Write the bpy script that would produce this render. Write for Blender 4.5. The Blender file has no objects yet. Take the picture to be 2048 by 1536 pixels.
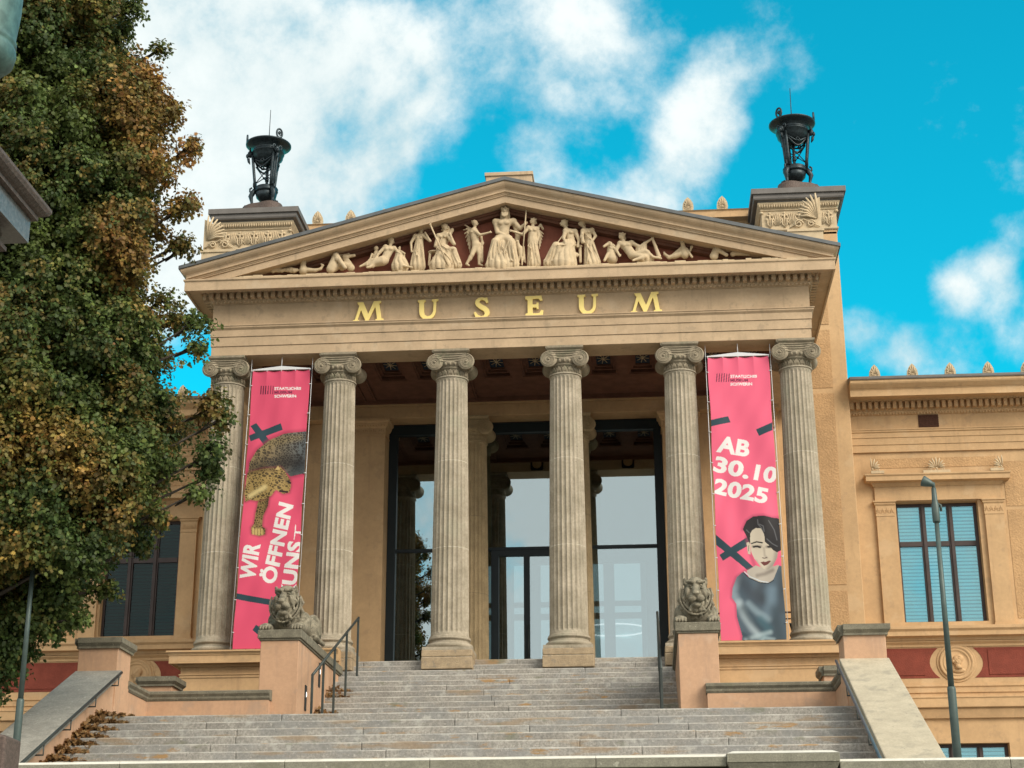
import bpy, bmesh, math, random
import numpy as np
from math import radians, sin, cos, pi, sqrt, atan2
from mathutils import Vector, Matrix
random.seed(7); rng = np.random.default_rng(7)
SC = bpy.context.scene
COL = SC.collection

# ------------------------------------------------------------------ camera
CF, CPI, CYA, CRO = 3326.0, 0.3328, 0.0795, -0.0030
CC = np.array([3.2113, -39.255, -6.8795])
_c, _s = cos(CYA), sin(CYA)
VF = np.array([-_s*cos(CPI), _c*cos(CPI), sin(CPI)])
_R0 = np.array([_c, _s, 0.0]); _U0 = np.cross(_R0, VF)
VR = _R0*cos(CRO)+_U0*sin(CRO); VU = -_R0*sin(CRO)+_U0*cos(CRO)
cam = bpy.data.cameras.new("camera"); camo = bpy.data.objects.new("camera", cam); COL.objects.link(camo)
cam.sensor_width = 36.0; cam.lens = 36.0*CF/2048; cam.clip_start = 0.1; cam.clip_end = 3000
camo.matrix_world = Matrix(((VR[0], VU[0], -VF[0], CC[0]), (VR[1], VU[1], -VF[1], CC[1]), (VR[2], VU[2], -VF[2], CC[2]), (0, 0, 0, 1)))
SC.camera = camo
SC.view_settings.view_transform = 'Standard'; SC.view_settings.look = 'None'
SC.view_settings.exposure = 0.36; SC.view_settings.gamma = 1.0

def at(px, py, X=None, Y=None, Z=None):
    """photo pixel -> world point on the plane X=, Y= or Z="""
    d = VF + VR*(px-1024)/CF - VU*(py-768)/CF
    t = (X-CC[0])/d[0] if X is not None else (Y-CC[1])/d[1] if Y is not None else (Z-CC[2])/d[2]
    return CC+t*d

# ------------------------------------------------------------------ sky and sun
SUN_EL, SUN_AZ = radians(35), radians(50)      # azimuth: to the right of straight behind the camera
sd = Vector((sin(SUN_AZ)*cos(SUN_EL), -cos(SUN_AZ)*cos(SUN_EL), sin(SUN_EL)))
sun = bpy.data.lights.new("sun", 'SUN'); suno = bpy.data.objects.new("sun", sun); COL.objects.link(suno)
sun.energy = 2.8; sun.angle = radians(34); sun.color = (1.0, 0.90, 0.76)
suno.rotation_euler = sd.to_track_quat('Z', 'Y').to_euler()

W = bpy.data.worlds.new("World"); SC.world = W; W.use_nodes = True
class NT:
    def __init__(s, t): s.t = t; s.n = t.nodes; s.l = t.links
    def node(s, ty, **k):
        n = s.n.new(ty)
        for a, b in k.items():
            if a.startswith('i_'):
                key = a[2:]; key = int(key) if key.isdigit() else key.replace('_', ' ')
                s.put(n.inputs[key], b)
            else: setattr(n, a, b)
        return n
    def put(s, inp, v):
        if isinstance(v, bpy.types.NodeSocket): s.l.new(v, inp)
        elif isinstance(v, bpy.types.Node): s.l.new(v.outputs[0], inp)
        else: inp.default_value = v
    def math(s, op, a, b=0.0, c=None, clamp=False):
        n = s.n.new('ShaderNodeMath'); n.operation = op; n.use_clamp = clamp
        s.put(n.inputs[0], a); s.put(n.inputs[1], b)
        if c is not None: s.put(n.inputs[2], c)
        return n.outputs[0]
    def ramp(s, v, a, b, lo=0.0, hi=1.0, smooth=True):
        n = s.n.new('ShaderNodeMapRange'); n.interpolation_type = 'SMOOTHSTEP' if smooth else 'LINEAR'
        s.put(n.inputs[0], v); n.inputs[1].default_value = a; n.inputs[2].default_value = b
        n.inputs[3].default_value = lo; n.inputs[4].default_value = hi
        return n.outputs[0]
    def mix(s, f, a, b, mode='MIX'):
        n = s.n.new('ShaderNodeMix'); n.data_type = 'RGBA'; n.blend_type = mode
        s.put(n.inputs[0], f)
        for i, v in ((6, a), (7, b)):
            if isinstance(v, tuple) and len(v) == 3: v = (*v, 1)
            s.put(n.inputs[i], v)
        return n.outputs[2]
def pdir(px, py):
    d = VF + VR*(px-1024)/CF - VU*(py-768)/CF
    return tuple(d/np.linalg.norm(d))
def world():
    t = NT(W.node_tree)
    for n in list(t.n): t.n.remove(n)
    out = t.node('ShaderNodeOutputWorld'); bg = t.node('ShaderNodeBackground')
    sky = t.node('ShaderNodeTexSky'); sky.sky_type = 'NISHITA'; sky.sun_disc = False
    sky.sun_elevation = SUN_EL; sky.sun_rotation = pi - SUN_AZ; sky.air_density = 1.0; sky.dust_density = 0.4; sky.ozone_density = 2.0
    tc = t.node('ShaderNodeTexCoord'); D = tc.outputs['Generated']
    n1 = t.node('ShaderNodeTexNoise', i_Scale=7.0, i_Detail=9.0, i_Roughness=0.56, i_Distortion=0.25); t.l.new(D, n1.inputs['Vector'])
    n2 = t.node('ShaderNodeTexNoise', i_Scale=2.6, i_Detail=5.0, i_Roughness=0.55); t.l.new(D, n2.inputs['Vector'])
    n3 = t.node('ShaderNodeTexNoise', i_Scale=26.0, i_Detail=8.0, i_Roughness=0.64); t.l.new(D, n3.inputs['Vector'])
    # clouds of this sky: a direction, a size and how thick each is (negative = a blue gap)
    CL = [(560, 110, 280, .50), (400, 250, 290, .62), (620, 250, 280, .62), (770, 200, 150, .35), (480, 430, 250, .50), (320, 520, 170, .35), (700, 350, 140, .28), (100, 100, 300, .6), (60, 500, 320, .6),
          (1000, 60, 210, .27), (1130, 100, 170, .27), (1210, 20, 120, .25), (930, 130, 120, .2),
          (1430, 200, 90, .34), (1395, 270, 105, .44), (1355, 350, 100, .34), (1300, 400, 80, .26), (1460, 130, 80, .28), (1560, 60, 130, .24), (1590, 150, 60, .2),
          (1060, 315, 75, .36), (1960, 560, 75, .48), (2050, 515, 85, .42), (1900, 590, 50, .3), (1760, 690, 90, .48), (1880, 710, 90, .36), (2060, 650, 80, .4), (1700, 650, 50, .25)]
    m = None
    for (x, y, r, w) in CL:
        d = t.n.new('ShaderNodeVectorMath'); d.operation = 'DOT_PRODUCT'; t.l.new(D, d.inputs[0]); d.inputs[1].default_value = pdir(x, y)
        g = t.ramp(d.outputs['Value'], cos(1.25*r/CF), 1.0, 0.0, w)
        m = g if m is None else t.math('ADD', m, g)
    m = t.math('MINIMUM', m, 1.0)
    sep = t.node('ShaderNodeSeparateXYZ'); t.l.new(D, sep.inputs[0])
    back = t.ramp(sep.outputs['Y'], 0.45, -0.15, 0.0, 1.1)       # cloud added over the unseen half behind the viewer, for neutral fill
    side = t.ramp(t.math('ABSOLUTE', sep.outputs['X']), 0.35, 0.8, 0.0, 0.35)
    m = t.math('ADD', m, t.math('MAXIMUM', back, side))
    nz = t.math('ADD', t.math('MULTIPLY', t.math('SUBTRACT', n1.outputs[0], .5), 2.3), t.math('MULTIPLY', t.math('SUBTRACT', n2.outputs[0], .5), 1.0))
    nz = t.math('ADD', nz, t.math('MULTIPLY', t.math('SUBTRACT', n3.outputs[0], .5), 1.15))
    mask = t.ramp(t.math('ADD', m, nz), 0.12, 1.00)
    tint = t.mix(1.0, sky.outputs[0], (0.03, 1.62, 1.42), 'MULTIPLY')
    skyc = t.mix(1.0, tint, (0.118, 0.118, 0.118), 'MULTIPLY')
    shade = t.ramp(t.math('ADD', n2.outputs[0], t.math('ADD', t.math('MULTIPLY', n1.outputs[0], .7), t.math('MULTIPLY', n3.outputs[0], .35))), 0.82, 1.18)
    cloud = t.mix(shade, (0.47, 0.60, 0.63), (0.76, 0.81, 0.80))
    cloud = t.mix(t.ramp(sep.outputs['Y'], .1, -.3), cloud, (1.0, 0.98, 0.93))     # the unseen cloud is made brighter and warmer to warm the fill
    col = t.mix(mask, skyc, cloud)
    t.l.new(col, bg.inputs[0]); bg.inputs[1].default_value = 1.0
    t.l.new(bg.outputs[0], out.inputs[0])
world()

# ------------------------------------------------------------------ materials
MAT = {}
def mat(name, col, rough=0.85, var=0.12, scale=3.0, bump=0.0, bscale=60.0, metal=0.0, spec=0.3, col2=None, fine=0.0, hook=None, island=0.0):
    m = bpy.data.materials.new(name); m.use_nodes = True; t = NT(m.node_tree)
    b = t.n['Principled BSDF']; b.inputs['Roughness'].default_value = rough; b.inputs['Metallic'].default_value = metal
    b.inputs['Specular IOR Level'].default_value = spec
    g = t.node('ShaderNodeNewGeometry'); P = g.outputs['Position']
    n = t.node('ShaderNodeTexNoise', i_Scale=scale, i_Detail=6.0, i_Roughness=0.6); t.l.new(P, n.inputs['Vector'])
    c1 = tuple(c*(1-var) for c in col); c2 = tuple(min(1, c*(1+var)) for c in (col2 or col))
    c = t.mix(t.ramp(n.outputs[0], .3, .7), c1, c2)
    if fine:
        f = t.node('ShaderNodeTexNoise', i_Scale=scale*9, i_Detail=4.0, i_Roughness=0.7); t.l.new(P, f.inputs['Vector'])
        c = t.mix(t.ramp(f.outputs[0], .35, .65, fine, 0.0), c, tuple(x*.35 for x in col))
    if island:
        v = t.math('MULTIPLY_ADD', g.outputs['Random Per Island'], island*2, 1-island)
        cm = t.node('ShaderNodeVectorMath', operation='SCALE'); t.l.new(c, cm.inputs[0]); t.l.new(v, cm.inputs['Scale']); c = cm.outputs[0]
    if hook: c = hook(t, c, P, g)
    t.put(b.inputs['Base Color'], c)
    if bump:
        bn = t.node('ShaderNodeTexNoise', i_Scale=bscale, i_Detail=4.0); t.l.new(P, bn.inputs['Vector'])
        bp = t.node('ShaderNodeBump', i_Strength=bump, i_Distance=0.02, i_Height=bn.outputs[0]); t.l.new(bp.outputs[0], b.inputs['Normal'])
    MAT[name] = m; return m
def hz(lines, w, colr, amount):                     # mortar joints at fixed heights
    def h(t, c, P, g):
        s = t.node('ShaderNodeSeparateXYZ'); t.l.new(P, s.inputs[0])
        nn = t.node('ShaderNodeTexNoise', i_Scale=14.0, i_Detail=2.0); t.l.new(P, nn.inputs['Vector'])
        for z in lines:
            d = t.math('ABSOLUTE', t.math('SUBTRACT', s.outputs['Z'], z))
            c = t.mix(t.math('MULTIPLY', t.ramp(d, w, w*.5, 0, amount), t.ramp(nn.outputs[0], .3, .5)), c, colr)
        return c
    return h
def streaks(colr, amt, sx=5.0, sz=.5, lo=.55, hi=.75):   # run-down dirt, long in z
    def h(t, c, P, g):
        mp = t.node('ShaderNodeMapping'); t.l.new(P, mp.inputs[0]); mp.inputs['Scale'].default_value = (sx, sx, sz)
        nn = t.node('ShaderNodeTexNoise', i_Scale=1.0, i_Detail=5.0, i_Roughness=.65); t.l.new(mp.outputs[0], nn.inputs['Vector'])
        return t.mix(t.ramp(nn.outputs[0], lo, hi, 0, amt), c, colr)
    return h
def worn_edge(colr, amt):                            # bruised, paler arrises of the treads
    def h(t, c, P, g):
        s = t.node('ShaderNodeSeparateXYZ'); t.l.new(g.outputs['True Normal'], s.inputs[0])
        nn = t.node('ShaderNodeTexNoise', i_Scale=2.5, i_Detail=4.0); t.l.new(P, nn.inputs['Vector'])
        k = t.math('MULTIPLY', t.ramp(s.outputs['Z'], .15, .4), t.ramp(s.outputs['Z'], .99, .93))
        return t.mix(t.math('MULTIPLY', k, t.ramp(nn.outputs[0], .38, .62, .15, amt)), c, colr)
    return h
def both(*hs):
    def h(t, c, P, g):
        for x in hs: c = x(t, c, P, g)
        return c
    return h
def blotch(colr, amt, sc, lo=.58, hi=.66, stretch=(1, 1, 1)):
    def h(t, c, P, g):
        mp = t.node('ShaderNodeMapping'); t.l.new(P, mp.inputs[0]); mp.inputs['Scale'].default_value = stretch
        nn = t.node('ShaderNodeTexNoise', i_Scale=sc, i_Detail=6.0, i_Roughness=.62); t.l.new(mp.outputs[0], nn.inputs['Vector'])
        return t.mix(t.ramp(nn.outputs[0], lo, hi, 0, amt), c, colr)
    return h
mat('beige_plaster', (.50, .372, .240), var=.10, scale=1.6, bump=.3, bscale=110, fine=.10, hook=both(streaks((.27, .21, .14), .45), blotch((.32, .25, .17), .45, 4), blotch((.54, .44, .31), .35, 1.4)))
mat('ochre_plaster', (.55, .365, .195), var=.09, scale=1.2, bump=.35, bscale=110, fine=.10, hook=both(streaks((.34, .22, .12), .42), blotch((.38, .26, .15), .4, 2.6), blotch((.60, .44, .27), .35, 1.1)))
mat('rough_plaster', (.51, .32, .16), var=.10, scale=2.0, bump=1.0, bscale=22, fine=.25, hook=streaks((.32, .20, .10), .35))
mat('pink_plaster', (.54, .34, .215), var=.06, scale=1.5, bump=.25, bscale=120, fine=.12, hook=both(streaks((.36, .24, .17), .55, 3.5, .6, .50, .72), blotch((.38, .28, .21), .45, 2), blotch((.62, .46, .34), .3, 1.2)))
mat('red_plaster', (.21, .05, .032), var=.12, scale=4, bump=.6, bscale=30)
mat('red_tympanum', (.21, .072, .046), var=.15, scale=3)
mat('brown_paint', (.135, .062, .040), var=.2, scale=3)
mat('blue_paint', (.02, .035, .06), var=.2)
mat('figure_plaster', (.52, .415, .27), var=.10, scale=5, bump=.1, hook=blotch((.36, .28, .18), .4, 9))
mat('column_stone', (.37, .325, .24), var=.16, scale=2.2, bump=.4, bscale=45, fine=.30, col2=(.40, .35, .27),
    hook=both(hz([2.50, 4.68], .014, (.55, .50, .40), .75), streaks((.16, .15, .115), .55, 9, .7), blotch((.07, .065, .055), .6, 13, .66, .70), blotch((.24, .24, .17), .4, 1.1)))
mat('bounce_warmed_stone', (.50, .38, .22), var=.14, scale=3, bump=.3, fine=.2, hook=hz([2.45, 4.6], .014, (.3, .24, .15), .7))  # inner columns: the portico's warm bounce light is painted into the stone colour
mat('capital_stone', (.31, .265, .19), var=.18, scale=6, bump=.5, bscale=50, fine=.35, hook=blotch((.15, .16, .10), .5, 4, .52, .66))
mat('plinth_stone', (.40, .31, .20), var=.18, scale=5, bump=.7, bscale=40, fine=.35, hook=both(hz([-.185], .012, (.55, .5, .4), .8), blotch((.20, .18, .15), .5, 6)))
mat('lion_stone', (.27, .24, .175), var=.25, scale=9, bump=.6, bscale=60, fine=.45, hook=both(blotch((.09, .085, .06), .75, 6, .50, .62), blotch((.48, .44, .33), .6, 11, .58, .68), blotch((.06, .06, .045), .7, 17, .62, .68)))
mat('lichen_stone', (.21, .195, .145), var=.22, scale=6, bump=.5, bscale=60, fine=.4, hook=both(blotch((.12, .125, .08), .5, 3), blotch((.45, .42, .33), .6, 18, .62, .68)))
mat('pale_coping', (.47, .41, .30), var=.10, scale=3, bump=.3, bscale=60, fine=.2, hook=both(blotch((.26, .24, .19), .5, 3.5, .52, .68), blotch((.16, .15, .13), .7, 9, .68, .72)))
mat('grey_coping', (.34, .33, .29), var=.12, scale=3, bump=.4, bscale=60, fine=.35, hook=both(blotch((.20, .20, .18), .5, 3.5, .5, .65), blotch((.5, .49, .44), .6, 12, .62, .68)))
mat('step_granite', (.37, .352, .315), var=.14, scale=2.4, bump=.6, bscale=60, fine=.55, island=.06,
    hook=both(worn_edge((.56, .54, .48), .55), blotch((.22, .225, .22), .6, 1.3, .45, .62), blotch((.52, .51, .46), .55, 2.6, .56, .68), blotch((.56, .54, .48), .5, 16, .60, .68), blotch((.12, .12, .11), .5, 19, .60, .70), blotch((.36, .20, .06), .8, 1.7, .62, .68, (.55, 1, 2.4)), blotch((.30, .21, .12), .6, 2.2, .55, .66, (.35, 1, 2)), blotch((.15, .16, .10), .55, 3.1, .60, .70, (.6, 1, 1.5))))
mat('wall_granite', (.25, .245, .19), var=.12, scale=5, bump=.4, fine=.4, hook=both(blotch((.42, .42, .34), .7, 9, .62, .70), blotch((.16, .16, .11), .5, 3)))
mat('pale_granite', (.62, .60, .52), var=.08, scale=6, fine=.15)
mat('polished_granite', (.15, .135, .125), rough=.25, var=.3, scale=30, fine=.5, spec=.5)
mat('brown_granite', (.13, .095, .08), rough=.6, var=.3, scale=30, fine=.5, bump=.4)
mat('zinc', (.115, .125, .13), rough=.55, metal=.3, var=.15, spec=.4)
mat('cap_sheet', (.15, .14, .13), rough=.6, metal=.2, var=.12, spec=.4)
mat('dark_bronze', (.022, .034, .040), rough=.42, metal=.55, var=.35, scale=12, spec=.5)
mat('green_bronze', (.10, .17, .155), rough=.5, metal=.3, var=.25, scale=10, spec=.4, hook=streaks((.04, .06, .06), .5, 9, .8))
mat('black_frame', (.010, .018, .022), rough=.45, var=.1)
mat('brown_frame', (.05, .035, .032), rough=.5, var=.2, spec=.4)
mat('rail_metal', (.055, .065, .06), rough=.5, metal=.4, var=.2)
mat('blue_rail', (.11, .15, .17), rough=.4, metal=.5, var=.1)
mat('pole_paint', (.07, .098, .09), rough=.45, metal=.2, var=.12, scale=8, spec=.4)
mat('letter_gold', (.98, .78, .27), rough=.5, var=.03, metal=0.0, spec=.4)
mat('blind_slat', (.86, .92, .90), rough=.5, var=.04)
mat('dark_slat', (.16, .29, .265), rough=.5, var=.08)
mat('cyan_slat', (.55, .80, .82), rough=.5, var=.05)  # cyan of the sky reflected in the panes, put into the slat colour
mat('white_metal', (.62, .64, .66), rough=.4, var=.04)
mat('grille', (.10, .045, .028), rough=.8, var=.25, scale=20)
mat('interior_wall', (.42, .46, .48), rough=.8, var=.05)
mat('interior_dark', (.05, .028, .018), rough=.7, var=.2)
mat('interior_frame', (.30, .34, .37), rough=.5, var=.05)
mat('bark', (.055, .045, .035), var=.3, scale=14, bump=.8, bscale=20)
mat('ground_gravel', (.22, .20, .165), var=.15, scale=2, bump=.5)
mat('paving', (.27, .265, .245), var=.12, scale=2, bump=.3)
def emis(name, col, st):
    m = bpy.data.materials.new(name); m.use_nodes = True; b = m.node_tree.nodes['Principled BSDF']
    b.inputs['Base Color'].default_value = (*col, 1); b.inputs['Emission Color'].default_value = (*col, 1); b.inputs['Emission Strength'].default_value = st
    MAT[name] = m
emis('lamp_light', (1.0, .98, .92), 1.6)
emis('hall_glow', (.62, .88, .90), .42)  # self-glow for a wall, in place of the hall's back light
def glass(name, refl, tint, gcol=(.80, .95, 1)):
    m = bpy.data.materials.new(name); m.use_nodes = True; t = NT(m.node_tree)
    for n in list(t.n): t.n.remove(n)
    out = t.node('ShaderNodeOutputMaterial'); mx = t.node('ShaderNodeMixShader')
    tr = t.node('ShaderNodeBsdfTransparent'); tr.inputs[0].default_value = (*tint, 1)
    gl = t.node('ShaderNodeBsdfGlossy'); gl.inputs['Roughness'].default_value = 0.0; gl.inputs['Color'].default_value = (*gcol, 1)
    fr = t.node('ShaderNodeFresnel', i_IOR=1.5)
    t.put(mx.inputs[0], t.math('ADD', fr.outputs[0], refl, clamp=True)); t.l.new(tr.outputs[0], mx.inputs[1]); t.l.new(gl.outputs[0], mx.inputs[2])
    t.l.new(mx.outputs[0], out.inputs[0]); MAT[name] = m
glass('portal_glass', .30, (.52, .58, .60))
glass('window_glass', .14, (.92, 1.0, 1.0), (.50, .88, 1.0))
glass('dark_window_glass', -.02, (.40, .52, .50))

# ------------------------------------------------------------------ objects and mesh helpers
def setp(o, label=None, cat=None, group=None, kind=None):
    for k, v in (('label', label), ('category', cat), ('group', group), ('kind', kind)):
        if v: o[k] = v
    return o
def empty(name, loc, label, cat, group=None):
    o = bpy.data.objects.new(name, None); o.empty_display_size = .2; COL.objects.link(o); o.location = loc
    return setp(o, label, cat, group)
def link_mesh(name, me, material, parent=None):
    o = bpy.data.objects.new(name, me); COL.objects.link(o)
    if material: me.materials.append(MAT[material])
    if parent is not None:
        o.parent = parent
        if parent.type == 'EMPTY': o.matrix_parent_inverse = Matrix.Translation(parent.location).inverted()   # meshes are written in world coordinates
    return o
class MB:
    def __init__(s): s.v = []; s.f = []; s.sm = []
    def add(s, vs, fs, smooth=False):
        n = len(s.v); s.v.extend([tuple(p) for p in vs]); s.f.extend([tuple(i+n for i in f) for f in fs]); s.sm.extend([smooth]*len(fs)); return s
    def box(s, x0, x1, y0, y1, z0, z1):
        return s.add([(x0, y0, z0), (x1, y0, z0), (x1, y1, z0), (x0, y1, z0), (x0, y0, z1), (x1, y0, z1), (x1, y1, z1), (x0, y1, z1)],
                     [(0, 3, 2, 1), (4, 5, 6, 7), (0, 1, 5, 4), (1, 2, 6, 5), (2, 3, 7, 6), (3, 0, 4, 7)])
    def hexa(s, p):      # 8 corner points, bottom 4 then top 4
        return s.add(p, [(0, 3, 2, 1), (4, 5, 6, 7), (0, 1, 5, 4), (1, 2, 6, 5), (2, 3, 7, 6), (3, 0, 4, 7)])
    def prism(s, poly, axis, a, b):
        """poly of 2D points extruded along axis from a to b"""
        def p3(u, v, w): return {'x': (w, u, v), 'y': (u, w, v), 'z': (u, v, w)}[axis]
        n = len(poly); vs = [p3(u, v, a) for u, v in poly]+[p3(u, v, b) for u, v in poly]
        return s.add(vs, [tuple(range(n))[::-1], tuple(range(n, 2*n))]+[(i, (i+1) % n, (i+1) % n+n, i+n) for i in range(n)])
    def mold(s, path, prof, smooth=False):
        """profile of (out, z) swept along a plan path with mitred corners, outward on the right hand"""
        P = [np.array(p, float) for p in path]; n = len(P); m = len(prof); vs = []
        for i in range(n):
            ds = []
            if i > 0: d = P[i]-P[i-1]; ds.append(d/np.linalg.norm(d))
            if i < n-1: d = P[i+1]-P[i]; ds.append(d/np.linalg.norm(d))
            ns = [np.array([d[1], -d[0]]) for d in ds]; b = sum(ns); b = b/np.linalg.norm(b); b = b/np.dot(b, ns[0])
            vs += [(P[i][0]+b[0]*o, P[i][1]+b[1]*o, z) for o, z in prof]
        fs = [(i*m+j, i*m+(j+1) % m, (i+1)*m+(j+1) % m, (i+1)*m+j) for i in range(n-1) for j in range(m)]
        return s.add(vs, fs+[tuple(range(m))[::-1], tuple(range((n-1)*m, n*m))], smooth)
    def tube(s, pts, r, n=8, smooth=True):
        P = [Vector(p) for p in pts]; rs = r if isinstance(r, (list, tuple)) else [r]*len(P); vs = []; up = None
        for i, p in enumerate(P):
            d = (P[min(i+1, len(P)-1)]-P[max(i-1, 0)]).normalized()
            if up is None: up = d.orthogonal().normalized()
            up = (up-d*up.dot(d)).normalized(); q = d.cross(up)
            vs += [p+(up*cos(2*pi*k/n)+q*sin(2*pi*k/n))*rs[i] for k in range(n)]
        L = len(P); s.add(vs, [(i*n+k, i*n+(k+1) % n, (i+1)*n+(k+1) % n, (i+1)*n+k) for i in range(L-1) for k in range(n)], smooth)
        k0 = len(s.v)-L*n; s.f += [tuple(k0+k for k in range(n))[::-1], tuple(k0+(L-1)*n+k for k in range(n))]; s.sm += [False, False]
        return s
    def lathe(s, prof, c=(0, 0, 0), n=32, smooth=True, fn=None, axis='z'):
        vs = []
        for (r, z) in prof:
            for k in range(n):
                a = 2*pi*k/n; rr = fn(a, r, z) if fn else r
                if axis == 'z': vs.append((c[0]+rr*cos(a), c[1]+rr*sin(a), c[2]+z))
                elif axis == 'y': vs.append((c[0]+rr*cos(a), c[1]+z, c[2]+rr*sin(a)))
                else: vs.append((c[0]+z, c[1]+rr*cos(a), c[2]+rr*sin(a)))
        L = len(prof); fs = [(i*n+k, i*n+(k+1) % n, (i+1)*n+(k+1) % n, (i+1)*n+k) for i in range(L-1) for k in range(n)]
        s.add(vs, fs, smooth); k0 = len(s.v)-L*n
        s.f += [tuple(k0+k for k in range(n))[::-1], tuple(k0+(L-1)*n+k for k in range(n))]; s.sm += [False, False]
        return s
    def ell(s, c, r, n=10, m=7, rot=None):
        vs = []; 
        for i in range(m+1):
            th = pi*i/m
            for k in range(n):
                a = 2*pi*k/n; v = Vector((r[0]*sin(th)*cos(a), r[1]*sin(th)*sin(a), r[2]*cos(th)))
                if rot: v = rot @ v
                vs.append(Vector(c)+v)
        return s.add(vs, [(i*n+k, (i+1)*n+k, (i+1)*n+(k+1) % n, i*n+(k+1) % n) for i in range(m) for k in range(n)], True)
    def build(s, name, material, parent=None, bevel=0.0, **k):
        me = bpy.data.meshes.new(name); me.from_pydata(s.v, [], s.f); me.validate(clean_customdata=False)
        bm = bmesh.new(); bm.from_mesh(me); bmesh.ops.recalc_face_normals(bm, faces=bm.faces); bm.to_mesh(me); bm.free()
        if any(s.sm) and len(me.polygons) == len(s.sm): me.polygons.foreach_set('use_smooth', s.sm)
        o = link_mesh(name, me, material, parent)
        if bevel:
            b = o.modifiers.new('bevel', 'BEVEL'); b.width = bevel; b.segments = 2; b.limit_method = 'ANGLE'; b.angle_limit = radians(50)
        return setp(o, **k)
def build_split(mb, name, material, parent, key, bevel=0.0):
    """one object per group of connected pieces, the group given by key(centre)"""
    par = list(range(len(mb.v)))
    def find(i):
        while par[i] != i: par[i] = par[par[i]]; i = par[i]
        return i
    for f in mb.f:
        a = find(f[0])
        for i in f[1:]:
            b = find(i)
            if a != b: par[b] = a
    cen = {}
    for i, v in enumerate(mb.v): cen.setdefault(find(i), []).append(v)
    kk = {r: key(tuple(np.mean(np.array(p), 0))) for r, p in cen.items()}
    out = []
    for q in sorted(set(kk.values()), key=str):
        m = MB(); idx = {}
        for f, sm in zip(mb.f, mb.sm):
            if kk[find(f[0])] != q: continue
            g = []
            for i in f:
                if i not in idx: idx[i] = len(m.v); m.v.append(mb.v[i])
                g.append(idx[i])
            m.f.append(tuple(g)); m.sm.append(sm)
        out.append(m.build(name, material, parent, bevel))
    return out
def copy_tree(o, parent=None, delta=None, **k):
    mi = o.matrix_parent_inverse.copy(); c = o.copy(); COL.objects.link(c); c.parent = parent; c.matrix_parent_inverse = mi
    if delta is not None: c.location = o.location+Vector(delta)
    for ch in o.children:
        copy_tree(ch, c)
    return setp(c, **k)

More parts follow.
